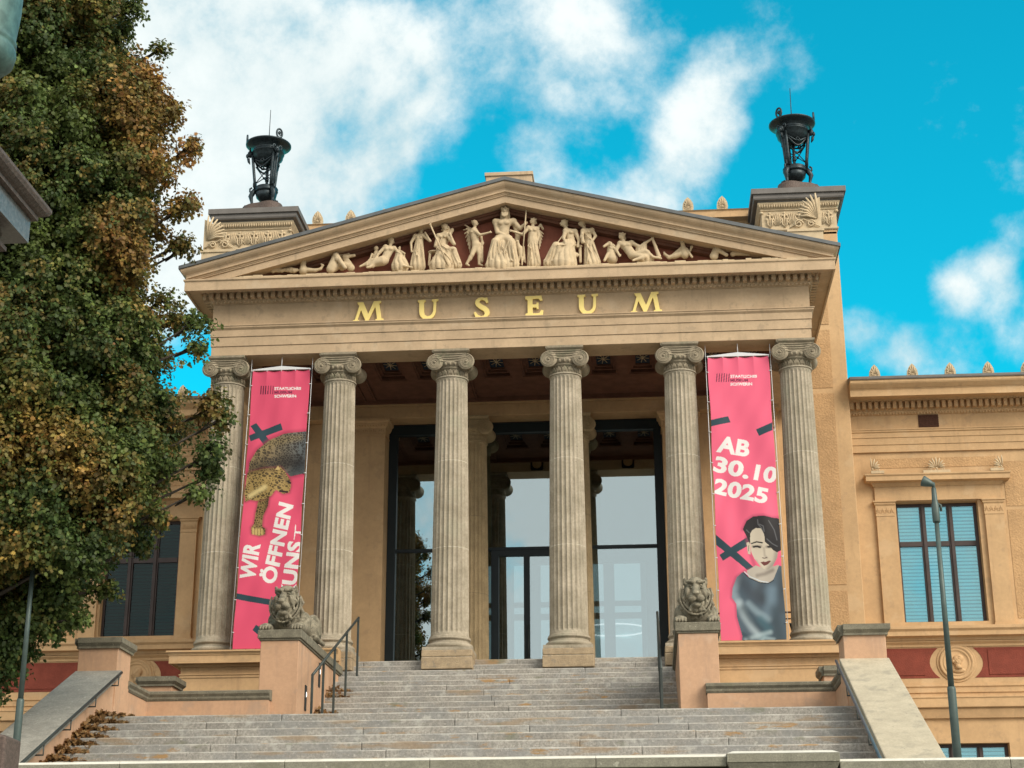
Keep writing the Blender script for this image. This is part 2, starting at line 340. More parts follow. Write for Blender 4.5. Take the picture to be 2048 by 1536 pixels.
# signed-distance sculpting: smooth unions of tapered limbs and ellipsoids, meshed with surface nets
class SDF:
    def __init__(s, lo, hi, h):
        s.lo = np.array(lo, float); s.h = h; n = np.ceil((np.array(hi)-s.lo)/h).astype(int)+1
        s.ax = [s.lo[i]+h*np.arange(n[i]) for i in range(3)]; s.D = np.full(n, 1.0, np.float32)
    def _sub(s, lo, hi):
        sl = []; 
        for i in range(3):
            a = int(max(0, math.floor((lo[i]-s.lo[i])/s.h))); b = int(min(len(s.ax[i]), math.ceil((hi[i]-s.lo[i])/s.h)+1)); sl.append(slice(a, max(a, b)))
        g = np.meshgrid(*[s.ax[i][sl[i]] for i in range(3)], indexing='ij'); return tuple(sl), np.stack(g, -1)
    def _put(s, lo, hi, fn, k, sub=False):
        m = max(k, .04)+3*s.h; sl, P = s._sub(np.array(lo)-m, np.array(hi)+m)
        if P.size == 0: return s
        d = fn(P); a = s.D[sl]
        if sub: d = -d; h = np.maximum(k-np.abs(a-d), 0)/k; s.D[sl] = np.maximum(a, d)+h*h*k*.25
        else: h = np.maximum(k-np.abs(a-d), 0)/k; s.D[sl] = np.minimum(a, d)-h*h*k*.25
        return s
    def cap(s, a, b, ra, rb=None, k=.03, fold=None, sub=False, flat=1.0):
        rb = ra if rb is None else rb; a = np.array(a, float); b = np.array(b, float); R = max(ra, rb)*1.1
        def fn(P):
            ba = b-a; pa = P-a; t = np.clip((pa@ba)/(ba@ba), 0, 1); q = pa-t[..., None]*ba
            if flat != 1.0: q = q*np.array([1, 1/flat, 1])
            d = np.linalg.norm(q, axis=-1)-(ra+(rb-ra)*t)
            if fold:
                n, amp, ph = fold; th = np.arctan2(q[..., 0], -q[..., 1]); w = n*th+ph+2.2*np.sin(3*t+ph)
                d = d-amp*(np.abs(np.sin(w/2))*2-1.2)*np.clip(.25+t, 0, 1)
            return d
        return s._put(np.minimum(a, b)-R, np.maximum(a, b)+R, fn, k, sub)
    def ell(s, c, r, k=.03, rot=None, sub=False):
        c = np.array(c, float); r = np.array(r, float); R = r.max()
        M = None if rot is None else np.array(Matrix.Rotation(rot[1], 3, rot[0]))
        def fn(P):
            q = P-c
            if M is not None: q = q@M
            k0 = np.linalg.norm(q/r, axis=-1); k1 = np.linalg.norm(q/(r*r), axis=-1)+1e-9
            return k0*(k0-1)/k1
        return s._put(c-R, c+R, fn, k, sub)
    def line(s, pts, r, k=.02, sub=False, **kw):
        rs = r if isinstance(r, (list, tuple)) else [r]*len(pts)
        for i in range(len(pts)-1): s.cap(pts[i], pts[i+1], rs[i], rs[i+1], k, sub=sub, **kw)
        return s
    def mesh(s, name):
        D = s.D; S = D < 0; n = np.array(D.shape)-1
        def c(A, i, j, k): return A[i:i+n[0], j:j+n[1], k:k+n[2]]
        cs = [(i, j, k) for i in (0, 1) for j in (0, 1) for k in (0, 1)]; cnt = sum(c(S, *q).astype(np.int8) for q in cs)
        act = (cnt > 0) & (cnt < 8); I = np.argwhere(act); idx = np.full(tuple(n), -1, np.int64); idx[act] = np.arange(len(I))
        acc = np.zeros((len(I), 3)); w = np.zeros(len(I))
        for ax in range(3):
            for o1 in (0, 1):
                for o2 in (0, 1):
                    a = np.zeros(3, int); oth = [q for q in range(3) if q != ax]; a[oth[0]] = o1; a[oth[1]] = o2; b = a.copy(); b[ax] = 1
                    pa = I+a; pb = I+b; da = D[pa[:, 0], pa[:, 1], pa[:, 2]]; db = D[pb[:, 0], pb[:, 1], pb[:, 2]]
                    m = (da < 0) != (db < 0); t = np.where(m, da/np.where(m, da-db, 1), 0)
                    p = pa+0.0; p[:, ax] += t; acc += p*m[:, None]; w += m
        V = acc/w[:, None]*s.h+s.lo; F = []
        for ax in range(3):
            oth = [(ax+1) % 3, (ax+2) % 3]; A = np.swapaxes(S, 0, 0); sl0 = [slice(None)]*3; sl1 = [slice(None)]*3
            sl0[ax] = slice(0, -1); sl1[ax] = slice(1, None); e = S[tuple(sl0)] != S[tuple(sl1)]; E = np.argwhere(e)
            ok = np.ones(len(E), bool)
            for q in oth: ok &= (E[:, q] > 0) & (E[:, q] < n[q])
            E = E[ok]; u = np.zeros(3, int); v = np.zeros(3, int); u[oth[0]] = 1; v[oth[1]] = 1
            g = lambda X: idx[X[:, 0], X[:, 1], X[:, 2]]
            q = np.stack([g(E-u-v), g(E-v), g(E), g(E-u)], 1); ins = S[E[:, 0], E[:, 1], E[:, 2]]; q[~ins] = q[~ins][:, ::-1]; F.append(q)
        F = np.concatenate(F); F = F[(F >= 0).all(1)]
        me = bpy.data.meshes.new(name); me.vertices.add(len(V)); me.vertices.foreach_set('co', V.astype(np.float32).ravel())
        me.loops.add(F.size); me.loops.foreach_set('vertex_index', F.ravel().astype(np.int32))
        me.polygons.add(len(F)); me.polygons.foreach_set('loop_start', np.arange(0, F.size, 4, dtype=np.int32)); me.polygons.foreach_set('loop_total', np.full(len(F), 4, np.int32))
        me.update(); me.validate(); me.polygons.foreach_set('use_smooth', np.ones(len(me.polygons), bool)); return me


# ------------------------------------------------------------------ ground, terrace, steps
def slab(name, x0, x1, y0, y1, z, m, th=.3): return MB().box(x0, x1, y0, y1, z-th, z).build(name, m, kind='structure')
slab('ground', -400, 400, -300, 400, -8.5, 'ground_gravel', .5)
RI, TR = .178, .389
LZ = -.15-14*RI; UY0 = 0.1; LY = -9.03          # landing level, first riser, front edge of the landing
slab('terrace', -22, 22, -17.6, 5.0, LZ-16*RI-.004, 'paving')
def steps():
    b = MB(); r = random.Random(3)
    def course(x0, x1, yf, yb, zt, zb):
        x = x0
        while x < x1-.01:
            w = r.uniform(2.2, 4.6); e = x+w if x1-x-w > .9 else x1; dz = r.uniform(-.004, .003); dy = r.uniform(-.006, .006)
            b.box(x+.001, e-.001, yf+dy, yb, zb, zt+dz); x = e
    for i in range(15):
        yf = UY0-i*TR; zt = -.15-i*RI
        hw = 4.0 if i < 14 else 6.98
        if i == 14: yf, = (LY,)
        course(-hw, hw, yf, UY0-(i-1)*TR+.10 if i < 14 else UY0-13*TR+.1, zt, zt-RI-.05 if i < 14 else zt-.26)
    course(-6.7, 6.7, .06, 5.9, -.153, -.35)
    for j in range(1, 16):
        course(-6.98, 6.98, LY-j*TR, LY-(j-1)*TR+.10, LZ-j*RI, LZ-j*RI-RI-.05)
    return b.build('stone_steps', 'step_granite', bevel=.022, label='wide flight of worn grey granite steps with rust stains leading up to the columns', cat='steps')
steps()

# ------------------------------------------------------------------ parapets of the staircase
def parapet(sg):
    t = empty('stair_parapet', (sg*7.3, -8, LZ), ('pink plastered stair parapet with grey sloping coping on the tree side' if sg < 0 else 'pink plastered stair parapet with pale sloping coping beside the spotlight pole'), 'parapet', 'stair parapets')
    X = lambda a, b: (min(sg*a, sg*b), max(sg*a, sg*b))
    w = MB(); xi, xo = X(6.93, 7.62)
    s = .181/.389; z0 = -1.62; y0 = -8.0; y1 = -16.2
    z1 = z0-(y0-y1)*s
    w.prism([(y0+.05, z0-.14), (y0+.05, LZ-1.5), (y1, z1-3), (y1, z1-.14)], 'x', xi, xo)
    x0, x1 = X(6.9, 7.68); w.box(x0, x1, -8.02, -7.2, LZ-.3, -1.18)          # pier
    x0, x1 = X(6.94, 7.3); w.box(x0, x1, -7.25, -5.3, LZ-.3, -1.90)           # return wall along the landing
    x0, x1 = X(4.42, 7.28); w.box(x0, x1, -5.80, -5.3, LZ-.3, -1.90)         # wall along the back of the landing
    x0, x1 = X(6.9, 7.62); w.box(x0, x1, -4.2, -3.5, LZ-3, -1.32)             # small pier behind
    x0, x1 = X(7.0, 7.5); w.box(x0, x1, -5.3, -4.2, LZ-3, -2.2)
    w.build('wall', 'pink_plaster', t, bevel=.01)
    c = MB(); xi, xo = X(6.80, 7.72)
    c.hexa([(xi, y1, z1-.13), (xo, y1, z1-.13), (xo, y0, z0-.13), (xi, y0, z0-.13), (xi, y1, z1), (xo, y1, z1), (xo, y0, z0), (xi, y0, z0)])
    c.build('sloping_coping', 'pale_coping' if sg > 0 else 'grey_coping', t, bevel=.02)  # coping tone differs by side: paler right, greyer left
    d = MB()
    pth = [(sg*4.40, -5.80), (sg*6.93, -5.80), (sg*6.93, -7.25)]
    if sg < 0: pth = pth[::-1]
    # coping profile, outward = towards the landing
    d.mold(pth, [(-.42, -1.66), (.02, -1.70), (.07, -1.72), (.07, -1.77), (.03, -1.82), (.03, -1.86), (0.004, -1.90), (-.42, -1.90)])
    def cap(x0, x1, y0, y1, z):
        d.mold([(x0, y0), (x1, y0), (x1, y1), (x0, y1), (x0, y0)], [(-.35, z), (.09, z), (.09, z-.10), (.04, z-.16), (.04, z-.20), (-.35, z-.20)]); d.box(x0+.05, x1-.05, y0+.05, y1-.05, z-.19, z+.004)
    a, b = X(6.9, 7.68); cap(a, b, -8.02, -7.2, -1.0)
    a, b = X(6.9, 7.62); cap(a, b, -4.2, -3.5, -1.14)
    d.build('cap_stone', 'lichen_stone', t)
    return t
for sg in (-1, 1): parapet(sg)
def lion_pier(sg):
    t = empty('lion_pier', (sg*4.3, -3.5, LZ), 'pink plastered pier under the %s stone lion' % ('handrail-side' if sg < 0 else 'frontal-faced'), 'pier', 'piers beside the upper flight')
    t['label'] = 'pink plastered pier with two recessed step lights, left lion lying on it' if sg < 0 else 'pink plastered pier without step lights, right lion lying on it'
    w = MB(); w.box(sg*4.29-.40, sg*4.29+.40, -5.6, -.86, LZ-.2, -.66); w.build('pier_body', 'pink_plaster', t, bevel=.012)
    c = MB(); a, b = sg*4.29-.46, sg*4.29+.46
    c.box(a, b, -5.66, -.84, -.62, -.44); c.box(a+.03, b-.03, -5.63, -.84, -.66, -.62); c.build('cap_slab', 'lichen_stone', t, bevel=.015)
    if sg < 0:
        for y, z in ((-4.75, -1.72), (-3.35, -1.02)):
            m = MB(); x = -3.886; m.box(x, x+.012, y-.085, y+.085, z-.26, z+.26); o = m.build('step_light', 'black_frame', t)
            MB().prism([(y+.02, z+.02), (y+.055, z+.07), (y+.02, z+.13)], 'x', x+.014, x+.02).build('light_lens', 'lamp_light', o)
    return t
for sg in (-1, 1): lion_pier(sg)

# ------------------------------------------------------------------ museum building
B = empty('museum_building', (0, 0, LZ), 'sandy yellow neoclassical museum with six fluted Ionic columns and a sculpted pediment', 'building')
EX, EY = 7.53, -.42                       # entablature planes
UPATH = [(-EX, 5.40), (-EX, EY), (EX, EY), (EX, 5.40)]
def portico():
    MB().mold(UPATH, [(-.84, 7.56), (0, 7.56), (0, 7.805), (-.84, 7.805)]).mold(UPATH, [(-.84, 7.81), (0.02, 7.81), (.02, 8.055), (-.84, 8.055)]) \
        .mold(UPATH, [(-.84, 8.06), (.04, 8.06), (.04, 8.24), (.09, 8.29), (.09, 8.33), (.11, 8.33), (.11, 8.36), (-.84, 8.36)]).build('architrave', 'beige_plaster', B, bevel=.006)
    MB().mold(UPATH, [(-.84, 8.363), (0.005, 8.363), (0.005, 8.94), (-.84, 8.94)]).build('frieze', 'beige_plaster', B)
    m = MB(); m.mold(UPATH, [(-.3, 8.943), (.03, 8.943), (.03, 8.965), (.05, 8.97), (.10, 9.02), (.10, 9.035), (.11, 9.035), (.11, 9.2), (-.3, 9.2)])
    m.mold(UPATH, [(-.3, 9.203), (.27, 9.203), (.30, 9.17), (.57, 9.17), (.57, 9.115), (.62, 9.115), (.62, 9.35), (.65, 9.38), (.65, 9.42), (-.3, 9.42)])
    m.build('horizontal_cornice', 'beige_plaster', B, bevel=.004)
    e = MB(); r = random.Random(1)
    def run(fn, L, p, q):
        n = int(L/p)
        for i in range(n): fn((i+.5)*L/n, q)
    d = MB(); W2 = EX+.11; n = 86; p = 2*W2/n
    for i in range(n):
        x = -W2+(i+.5)*p; d.box(x-p*.29, x+p*.29, EY-.27, EY-.10, 9.035, 9.2)
    for sx in (-1, 1):
        for i in range(35):
            y = EY-.11+.08+(i+.5)*p
            if y < 5.3: d.box(min(sx*(EX+.10), sx*(EX+.27)), max(sx*(EX+.10), sx*(EX+.27)), y-p*.29, y+p*.29, 9.035, 9.2)
        d.lathe([(0, -.02), (.035, .0), (.045, .05), (.03, .12), (.04, .15), (.02, .17)], (sx*(EX+.2), EY-.2, 9.03), 10)
    build_split(d, 'dentil_course', 'beige_plaster', B, lambda c: 0 if c[1] < EY-.09 else (1 if c[0] < 0 else 2), .006)
    n = 150; p = 2*(EX+.06)/n
    for i in range(n):
        x = -(EX+.06)+(i+.5)*p; e.ell((x, EY-.075, 8.995), (p*.36, .035, .045), 8, 5)
    for sx in (-1, 1):
        for i in range(50): e.ell((sx*(EX+.075), EY+(i+.5)*p, 8.995), (.035, p*.36, .045), 8, 5)
    build_split(e, 'egg_moulding', 'beige_plaster', B, lambda c: 0 if c[1] < EY-.01 else (1 if c[0] < 0 else 2))
    # raking cornice: every profile point runs up to the ridge and down again
    S, ZA = .26, 11.905
    def rake(name, prof, m, yoff=0, xlim=None):
        vs = []; n = len(prof)
        for sx in (-1, 0, 1):
            for o, h in prof:
                xx = (EX+o) if xlim is None else xlim
                x = sx*xx; vs.append((x, EY-o, ZA-S*abs(x)+h))
        fs = [(i*n+j, i*n+(j+1) % n, (i+1)*n+(j+1) % n, (i+1)*n+j) for i in range(2) for j in range(n)]+[tuple(range(n)), tuple(range(2*n, 3*n))[::-1]]
        return MB().add(vs, fs).build(name, m, B)
    rake('raking_cap', [(-.4, .012), (.75, .012), (.765, 0), (.765, -.085), (.70, -.085), (-.4, -.09)], 'zinc')
    o = rake('raking_sima', [(.10, -.092), (.725, -.088), (.725, -.115), (.715, -.15), (.685, -.19), (.645, -.225), (.61, -.25), (.59, -.285), (.59, -.30), (.10, -.30)], 'beige_plaster')
    rake('raking_fillets', [(.1, -.302), (.60, -.302), (.60, -.335), (.555, -.345), (.555, -.375), (.535, -.38), (.535, -.41), (.1, -.41)], 'beige_plaster')
    rake('raking_fascia', [(-.1, -.412), (.50, -.412), (.50, -.60), (.46, -.60), (.46, -.585), (-.1, -.585)], 'beige_plaster', 0, 8.02)
    rake('inner_rake_moulding', [(-.1, -.59), (.16, -.59), (.14, -.65), (.10, -.66), (.10, -.73), (-.1, -.74)], 'brown_paint', 0, 7.4)
    # side gutters with the same section
    for sx in (-1, 1):
        f = lambda o, h: (o, ZA-S*(EX+o)+h)
        path = [(-EX, 5.4), (-EX, EY)] if sx < 0 else [(EX, EY), (EX, 5.4)]
        def swp(prof, name, m):
            b = MB(); n = len(prof); vs = []
            for end in (0, 1):
                for o, z in prof: vs.append((sx*(EX+o), (EY-o) if end == 0 else 5.38, z))
            b.add(vs, [(j, (j+1) % n, (j+1) % n+n, j+n) for j in range(n)]+[tuple(range(n)), tuple(range(n, 2*n))[::-1]]); b.build(name, m, B)
        swp([f(.10, -.092), f(.725, -.088), f(.725, -.115), f(.715, -.15), f(.685, -.19), f(.645, -.225), f(.61, -.25), f(.59, -.285), (.59, 9.425), (.10, 9.425)], 'side_sima', 'beige_plaster')
        swp([f(.60, .010), f(.765, 0), f(.765, -.085), f(.70, -.085)], 'gutter', 'zinc')
    # roof slopes
    MB().add([(-8.25, -.9, ZA-S*8.25-.02), (0, -.9, ZA-.02), (8.25, -.9, ZA-S*8.25-.02), (-8.25, 5.39, ZA-S*8.25-.02), (0, 5.39, ZA-.02), (8.25, 5.39, ZA-S*8.25-.02),
              (-8.25, -.9, ZA-S*8.25-.08), (0, -.9, ZA-.08), (8.25, -.9, ZA-S*8.25-.08), (-8.25, 5.39, ZA-S*8.25-.08), (0, 5.39, ZA-.08), (8.25, 5.39, ZA-S*8.25-.08)],
             [(0, 1, 4, 3), (1, 2, 5, 4), (6, 9, 10, 7), (7, 10, 11, 8), (0, 6, 7, 1), (1, 7, 8, 2), (3, 4, 10, 9), (4, 5, 11, 10), (0, 3, 9, 6), (2, 8, 11, 5)]).build('portico_roof', 'zinc', B)
    MB().prism([(-7.9, 9.40), (7.9, 9.40), (0, ZA-.3)], 'y', -.32, -.20).build('tympanum', 'red_tympanum', B)
    MB().box(-.62, .60, .35, 1.6, 11.4, 12.74).box(-.65, .63, .31, 1.64, 12.68, 12.78).build('ridge_pedestal', 'beige_plaster', B, bevel=.01)
    # rocky ledge the figures stand on
    l = MB(); x = -7.3
    while x < 7.3:
        w = r.uniform(.1, .3); l.box(x, x+w+.004, EY-.50+r.uniform(-.01, .012), EY+.15, 9.42, 9.52+r.uniform(-.012, .025)); x += w
    l.build('figure_ledge', 'figure_plaster', B, bevel=.012)
    # coffered ceiling
    c = MB(); zc = 7.98
    ys = (.42, 1.55, 3.05, 4.72)
    c.box(-6.7, 6.7, .42, 1.55, zc, zc+.3); c.box(-6.7, 6.7, 3.05, 4.9, zc, zc+.3)
    cx = sorted([b+o for b in (-5.7, -2.85, 0, 2.85, 5.7) for o in (-.52, .52)]); xs = [-6.7]
    for q in cx: xs += [q-.37, q+.37]
    xs.append(6.7)
    for i in range(0, len(xs), 2): c.box(xs[i], xs[i+1], 1.55, 3.05, zc, zc+.3)
    for q in cx:
        for k, (dx, dy, z) in enumerate(((.37, .75, zc+.02), (.30, .62, zc+.09), (.24, .52, zc+.15))):
            a, bq = q-dx, q+dx; y0, y1 = 2.3-dy, 2.3+dy; ww = .05
            c.box(a-.02, bq+.02, y0-.02, y0+ww, z, zc+.28).box(a-.02, bq+.02, y1-ww, y1+.02, z, zc+.28).box(a-.02, a+ww, y0+ww, y1-ww, z, zc+.28).box(bq-ww, bq+.02, y0+ww, y1-ww, z, zc+.28)
        for k in range(12):
            c.box(q-.31+k*.053, q-.31+k*.053+.026, 1.60, 1.63, zc+.0, zc+.06); c.box(q-.31+k*.053, q-.31+k*.053+.026, 2.97, 3.0, zc, zc+.06)
    for x in (-4.275, -1.425, 1.425, 4.275):
        for o in (-.17, .12): c.box(x+o, x+o+.05, .42, 4.72, zc-.05, zc+.01)
        c.box(x-.10, x+.10, .42, 4.72, zc-.03, zc+.01)
    for y in (.42, 4.62): c.box(-6.7, 6.7, y, y+.1, zc-.12, zc)
    c.build('coffered_ceiling', 'brown_paint', B)
    MB().box(-6.7, 6.7, 1.5, 3.1, zc+.2, zc+.26).build('coffer_panels', 'blue_paint', B)
    g = MB()
    for q in cx:
        for k in range(4):
            a = pi*k/4+.2; g.tube([(q-cos(a)*.17, 2.3-sin(a)*.36, zc+.185), (q+cos(a)*.17, 2.3+sin(a)*.36, zc+.185)], .012, 5)
        g.ell((q, 2.3, zc+.18), (.035, .05, .03), 8, 5)
    build_split(g, 'coffer_rosette', 'figure_plaster', B, lambda c: min(range(len(cx)), key=lambda i: abs(cx[i]-c[0])))
    MB().box(-6.69, 6.69, .415, 4.9, 8.30, 8.5).build('ceiling_deck', 'brown_paint', B)
    # inner beam, back wall, antae
    MB().box(-7.1, 7.1, 4.72, 5.38, 7.46, 7.80).box(-7.1, 7.1, 4.70, 5.38, 7.805, 8.12).box(-7.1, 7.1, 4.64, 5.38, 8.12, 8.3).build('inner_beam', 'ochre_plaster', B, bevel=.01)
    w = MB()
    for sx in (-1, 1):
        a, b = sorted((sx*4.75, sx*7.05)); w.box(a, b, 5.10, 5.50, -.3, 7.46)
        a, b = sorted((sx*6.30, sx*7.0)); w.box(a, b, 4.98, 5.10, -.3, 7.46)
        a, b = sorted((sx*3.86, sx*4.78)); w.box(a, b, 4.78, 5.7, -.3, 7.46)
    build_split(w, 'back_wall', 'ochre_plaster', B, lambda c: c[0] > 0, .012)
    cp = MB()
    for sx in (-1, 1):
        for (a, b, yf) in (sorted((sx*3.86, sx*4.78))+[4.78], sorted((sx*6.30, sx*7.0))+[4.98]):
            pth = [(a, yf+.6), (a, yf), (b, yf), (b, yf+.6)] if b < 7 else [(a, yf+.1), (a, yf), (b, yf)]
            if a < -6.9: pth = [(a, yf), (b, yf), (b, yf+.1)]
            cp.mold(pth, [(-.02, 6.98), (.03, 6.98), (.03, 7.02), (.015, 7.03), (.02, 7.20), (.05, 7.22), (.09, 7.30), (.09, 7.33), (.14, 7.38), (.14, 7.455), (-.02, 7.455)])
            n = int((b-a)/.075)
            for i in range(n): cp.ell((a+(i+.5)*(b-a)/n, yf-.06, 7.26), (.026, .03, .04), 8, 5)
            n = int((b-a)/.2)
            for i in range(n):
                x = a+(i+.5)*(b-a)/n
                for q in (-1, 0, 1): cp.ell((x+q*.05, yf-.02, 7.11-.01*abs(q)), (.018, .02, .06-.015*abs(q)), 8, 5)
    build_split(cp, 'pilaster_capital', 'ochre_plaster', B, lambda c: (c[0] > 0, abs(c[0]) > 5.5))
portico()

# one Ionic column: fluted shaft, Attic base, capital with volutes
def volute_face(b, cx, cz, y, sg, R=.215):
    # spiral ridge, outward side on sg
    for off, rr in ((0, .016), (.042, .010)):
        pts = []
        for i in range(64):
            a = 2*pi*2.35*i/63; r = (R-.016-off)*(1-.83*(i/63)**.85)
            ang = pi/2-sg*0+a*sg*-1*-1 if sg > 0 else pi/2-a*-1*-1
            ang = pi/2-a if sg > 0 else pi/2+a
            pts.append((cx+r*cos(ang), y, cz+r*sin(ang)))
        b.tube(pts, [rr*(1-.4*i/63) for i in range(64)], 6)
    b.ell((cx, y-.005, cz), (.034, .028, .034), 10, 6)
def column(x, y, zb, ztop, name='column', plinth=True, scale=1.0, label=None, stone='column_stone', cap='capital_stone'):
    R0, R1 = .462, .385; zs = zb+.36; zc = ztop-.70
    b = MB(); nf = 24; seg = nf*8
    prof = []
    N = 26
    for i in range(N+1):
        t = i/N; z = zs+(zc-zs)*t; r = (R0+(R1-R0)*(t**1.35))
        prof.append((r, z, 1.0))
    def depth(a):
        u = (a/(2*pi)*nf) % 1.0; u = abs(u-.5)*2
        return 0.0 if u > .82 else sqrt(max(0, 1-(u/.82)**2))
    rows = [(R0+.035, zs-.06, 0), (R0+.035, zs-.02, 0), (R0+.012, zs+.0, 0), (R0, zs+.05, 0), (R0, zs+.07, .35), (R0-.001, zs+.11, 1)]+[(r, z, 1) for r, z, _ in prof[1:-1]]+[(R1+.002, zc-.12, 1), (R1, zc-.08, .4), (R1, zc-.055, 0), (R1, zc-.03, 0), (R1+.028, zc-.02, 0), (R1+.028, zc+.012, 0), (R1, zc+.02, 0)]
    vs = []
    for (r, z, k) in rows:
        for s in range(seg):
            a = 2*pi*s/seg; rr = r-.034*k*depth(a); vs.append((x+rr*cos(a), y+rr*sin(a), z))
    L = len(rows); b.add(vs, [(i*seg+s, i*seg+(s+1) % seg, (i+1)*seg+(s+1) % seg, (i+1)*seg+s) for i in range(L-1) for s in range(seg)])
    sh = b.build(name, stone, B)
    if label: sh['label'] = label
    t = MB(); z = zb
    def tor(r, zc_, h, n=8): return [(r+h*(cos(q)-1)*1.0+0, zc_+h*sin(q)) for q in [(-pi/2+pi*i/n) for i in range(n+1)]]
    pr = [(.40, z+.055)]+[(.50+.065*cos(q), z+.125+.065*sin(q)) for q in [(-pi/2+pi*i/8) for i in range(9)]]+[(.515, z+.195), (.49, z+.20), (.475, z+.225), (.485, z+.25), (.50, z+.255)]+[(.475+.04*cos(q), z+.295+.036*sin(q)) for q in [(-pi/2+pi*i/8) for i in range(9)]]+[(.40, z+.33)]
    t.lathe(pr, (x, y, 0), 64); t.box(x-.585, x+.585, y-.585, y+.585, z-.02, z+.055)
    t.build('base', stone, sh)
    if plinth:
        MB().box(x-.60, x+.60, y-.60, y+.60, zb-.18, zb-.022).box(x-.605, x+.605, y-.605, y+.605, zb-.47, zb-.186).build('plinth', 'plinth_stone', sh, bevel=.02)
    c = MB(); zt = ztop
    # necking with carved anthemion, astragal, echinus
    c.lathe([(R1-.02, zc+.0), (R1-.005, zc+.03), (R1-.005, zc+.20), (R1+.025, zc+.205), (R1+.03, zc+.225), (R1+.01, zc+.24), (R1+.03, zc+.26), (R1+.075, zc+.32), (R1+.085, zc+.37), (.30, zc+.37)], (x, y, 0), 48)
    for i in range(24):
        a = 2*pi*i/24
        c.ell((x+(R1+.065)*cos(a), y+(R1+.065)*sin(a), zc+.305), (.034, .034, .05), 8, 6)
    for i in range(16):
        a = 2*pi*i/16
        for k in (-2, -1, 0, 1, 2):
            aa = a+k*.055; L_ = .075-.014*abs(k)
            c.ell((x+R1*cos(aa), y+R1*sin(aa), zc+.05+L_), (.017, .017, L_), 6, 5)
        c.tube([(x+(R1+.005)*cos(a+pi/16+q), y+(R1+.005)*sin(a+pi/16+q), zc+.16-40*q*q*.3) for q in (-.12, -.06, 0, .06, .12)], .010, 5)
    zv = zt-.345; dx = .392; yf = .445
    for sg in (-1, 1):
        vx = x+sg*dx
        # bolster between front and back volute
        pr = [(.0, -yf), (.205, -yf), (.213, -yf+.015), (.205, -yf+.04), (.17, -.28), (.125, -.10), (.115, -.03), (.14, -.03), (.14, .03), (.115, .03), (.125, .10), (.17, .28), (.205, yf-.04), (.213, yf-.015), (.205, yf), (.0, yf)]
        c.lathe(pr, (vx, y, zv), 36, axis='y')
        for fy in (y-yf-.002, y+yf+.002): volute_face(c, vx, zv, fy, sg)
    # channel between the volutes with a gentle sag
    for fy in (y-yf, y+yf):
        for off, rr in ((0.205, .014), (.16, .010), (.115, .010), (.06, .014)):
            pts = [(x+dx*u, fy, zv+off-(.012+.30*(.205-off))*(1-u*u)*(1.0 if off < .2 else .4)) for u in [i/10-1 for i in range(21)]]
            c.tube(pts, rr, 6)
    n = 20
    prf = [(x+dx*u, zv+.06-.055*(1-u*u)) for u in [2*i/n-1 for i in range(n+1)]]+[(x+dx, zv+.208), (x-dx, zv+.208)]
    c.prism(prf, 'y', y-yf+.012, y+yf-.012)
    c.mold([(x-.42, y-.42), (x+.42, y-.42), (x+.42, y+.42), (x-.42, y+.42), (x-.42, y-.42)], [(-.2, zt-.128), (-.02, zt-.128), (.0, zt-.10), (.045, zt-.065), (.05, zt-.05), (.05, zt-.004), (-.2, zt-.004)])
    c.box(x-.3, x+.3, y-.3, y+.3, zt-.13, zt-.002)
    c.build('capital', cap, sh)
    return sh
cols = [column(-7.125+2.85*i, 0, 0, 7.56, plinth=i not in (0, 5)) for i in range(6)]
inn = [column(sx*1.425, 5.12, -.10, 7.46, name='inner_column', plinth=False, stone='bounce_warmed_stone', cap='bounce_warmed_stone') for sx in (-1, 1)]

def podium():
    p = MB(); m = MB()
    for sx in (-1, 1):
        a, b = sorted((sx*3.92, sx*7.72)); p.box(a, b, -.72, 4.9, LZ-6, -.36)
        path = [(-7.72, 5.0), (-7.72, -.72), (-3.93, -.72)] if sx < 0 else [(3.93, -.72), (7.72, -.72), (7.72, 5.0)]
        m.mold(path, [(-.9, -.002), (.24, -.002), (.24, -.05), (.20, -.06), (.18, -.10), (.16, -.10), (.16, -.125), (.10, -.155), (.10, -.35), (-.9, -.35)] if False else
               [(-.9, -.006), (.30, -.006), (.30, -.045), (.28, -.05), (.25, -.10), (.25, -.115), (.235, -.125), (.235, -.30), (.20, -.30), (.20, -.285), (.06, -.285), (.05, -.36), (-.9, -.36)])
        m.mold(path, [(-.1, -.52), (.035, -.52), (.035, -.55), (.012, -.56), (.02, -.60), (.012, -.62), (-.1, -.62)])
    build_split(p, 'podium', 'ochre_plaster', B, lambda c: c[0] > 0, .01); build_split(m, 'podium_cornice', 'ochre_plaster', B, lambda c: c[0] > 0)
podium()

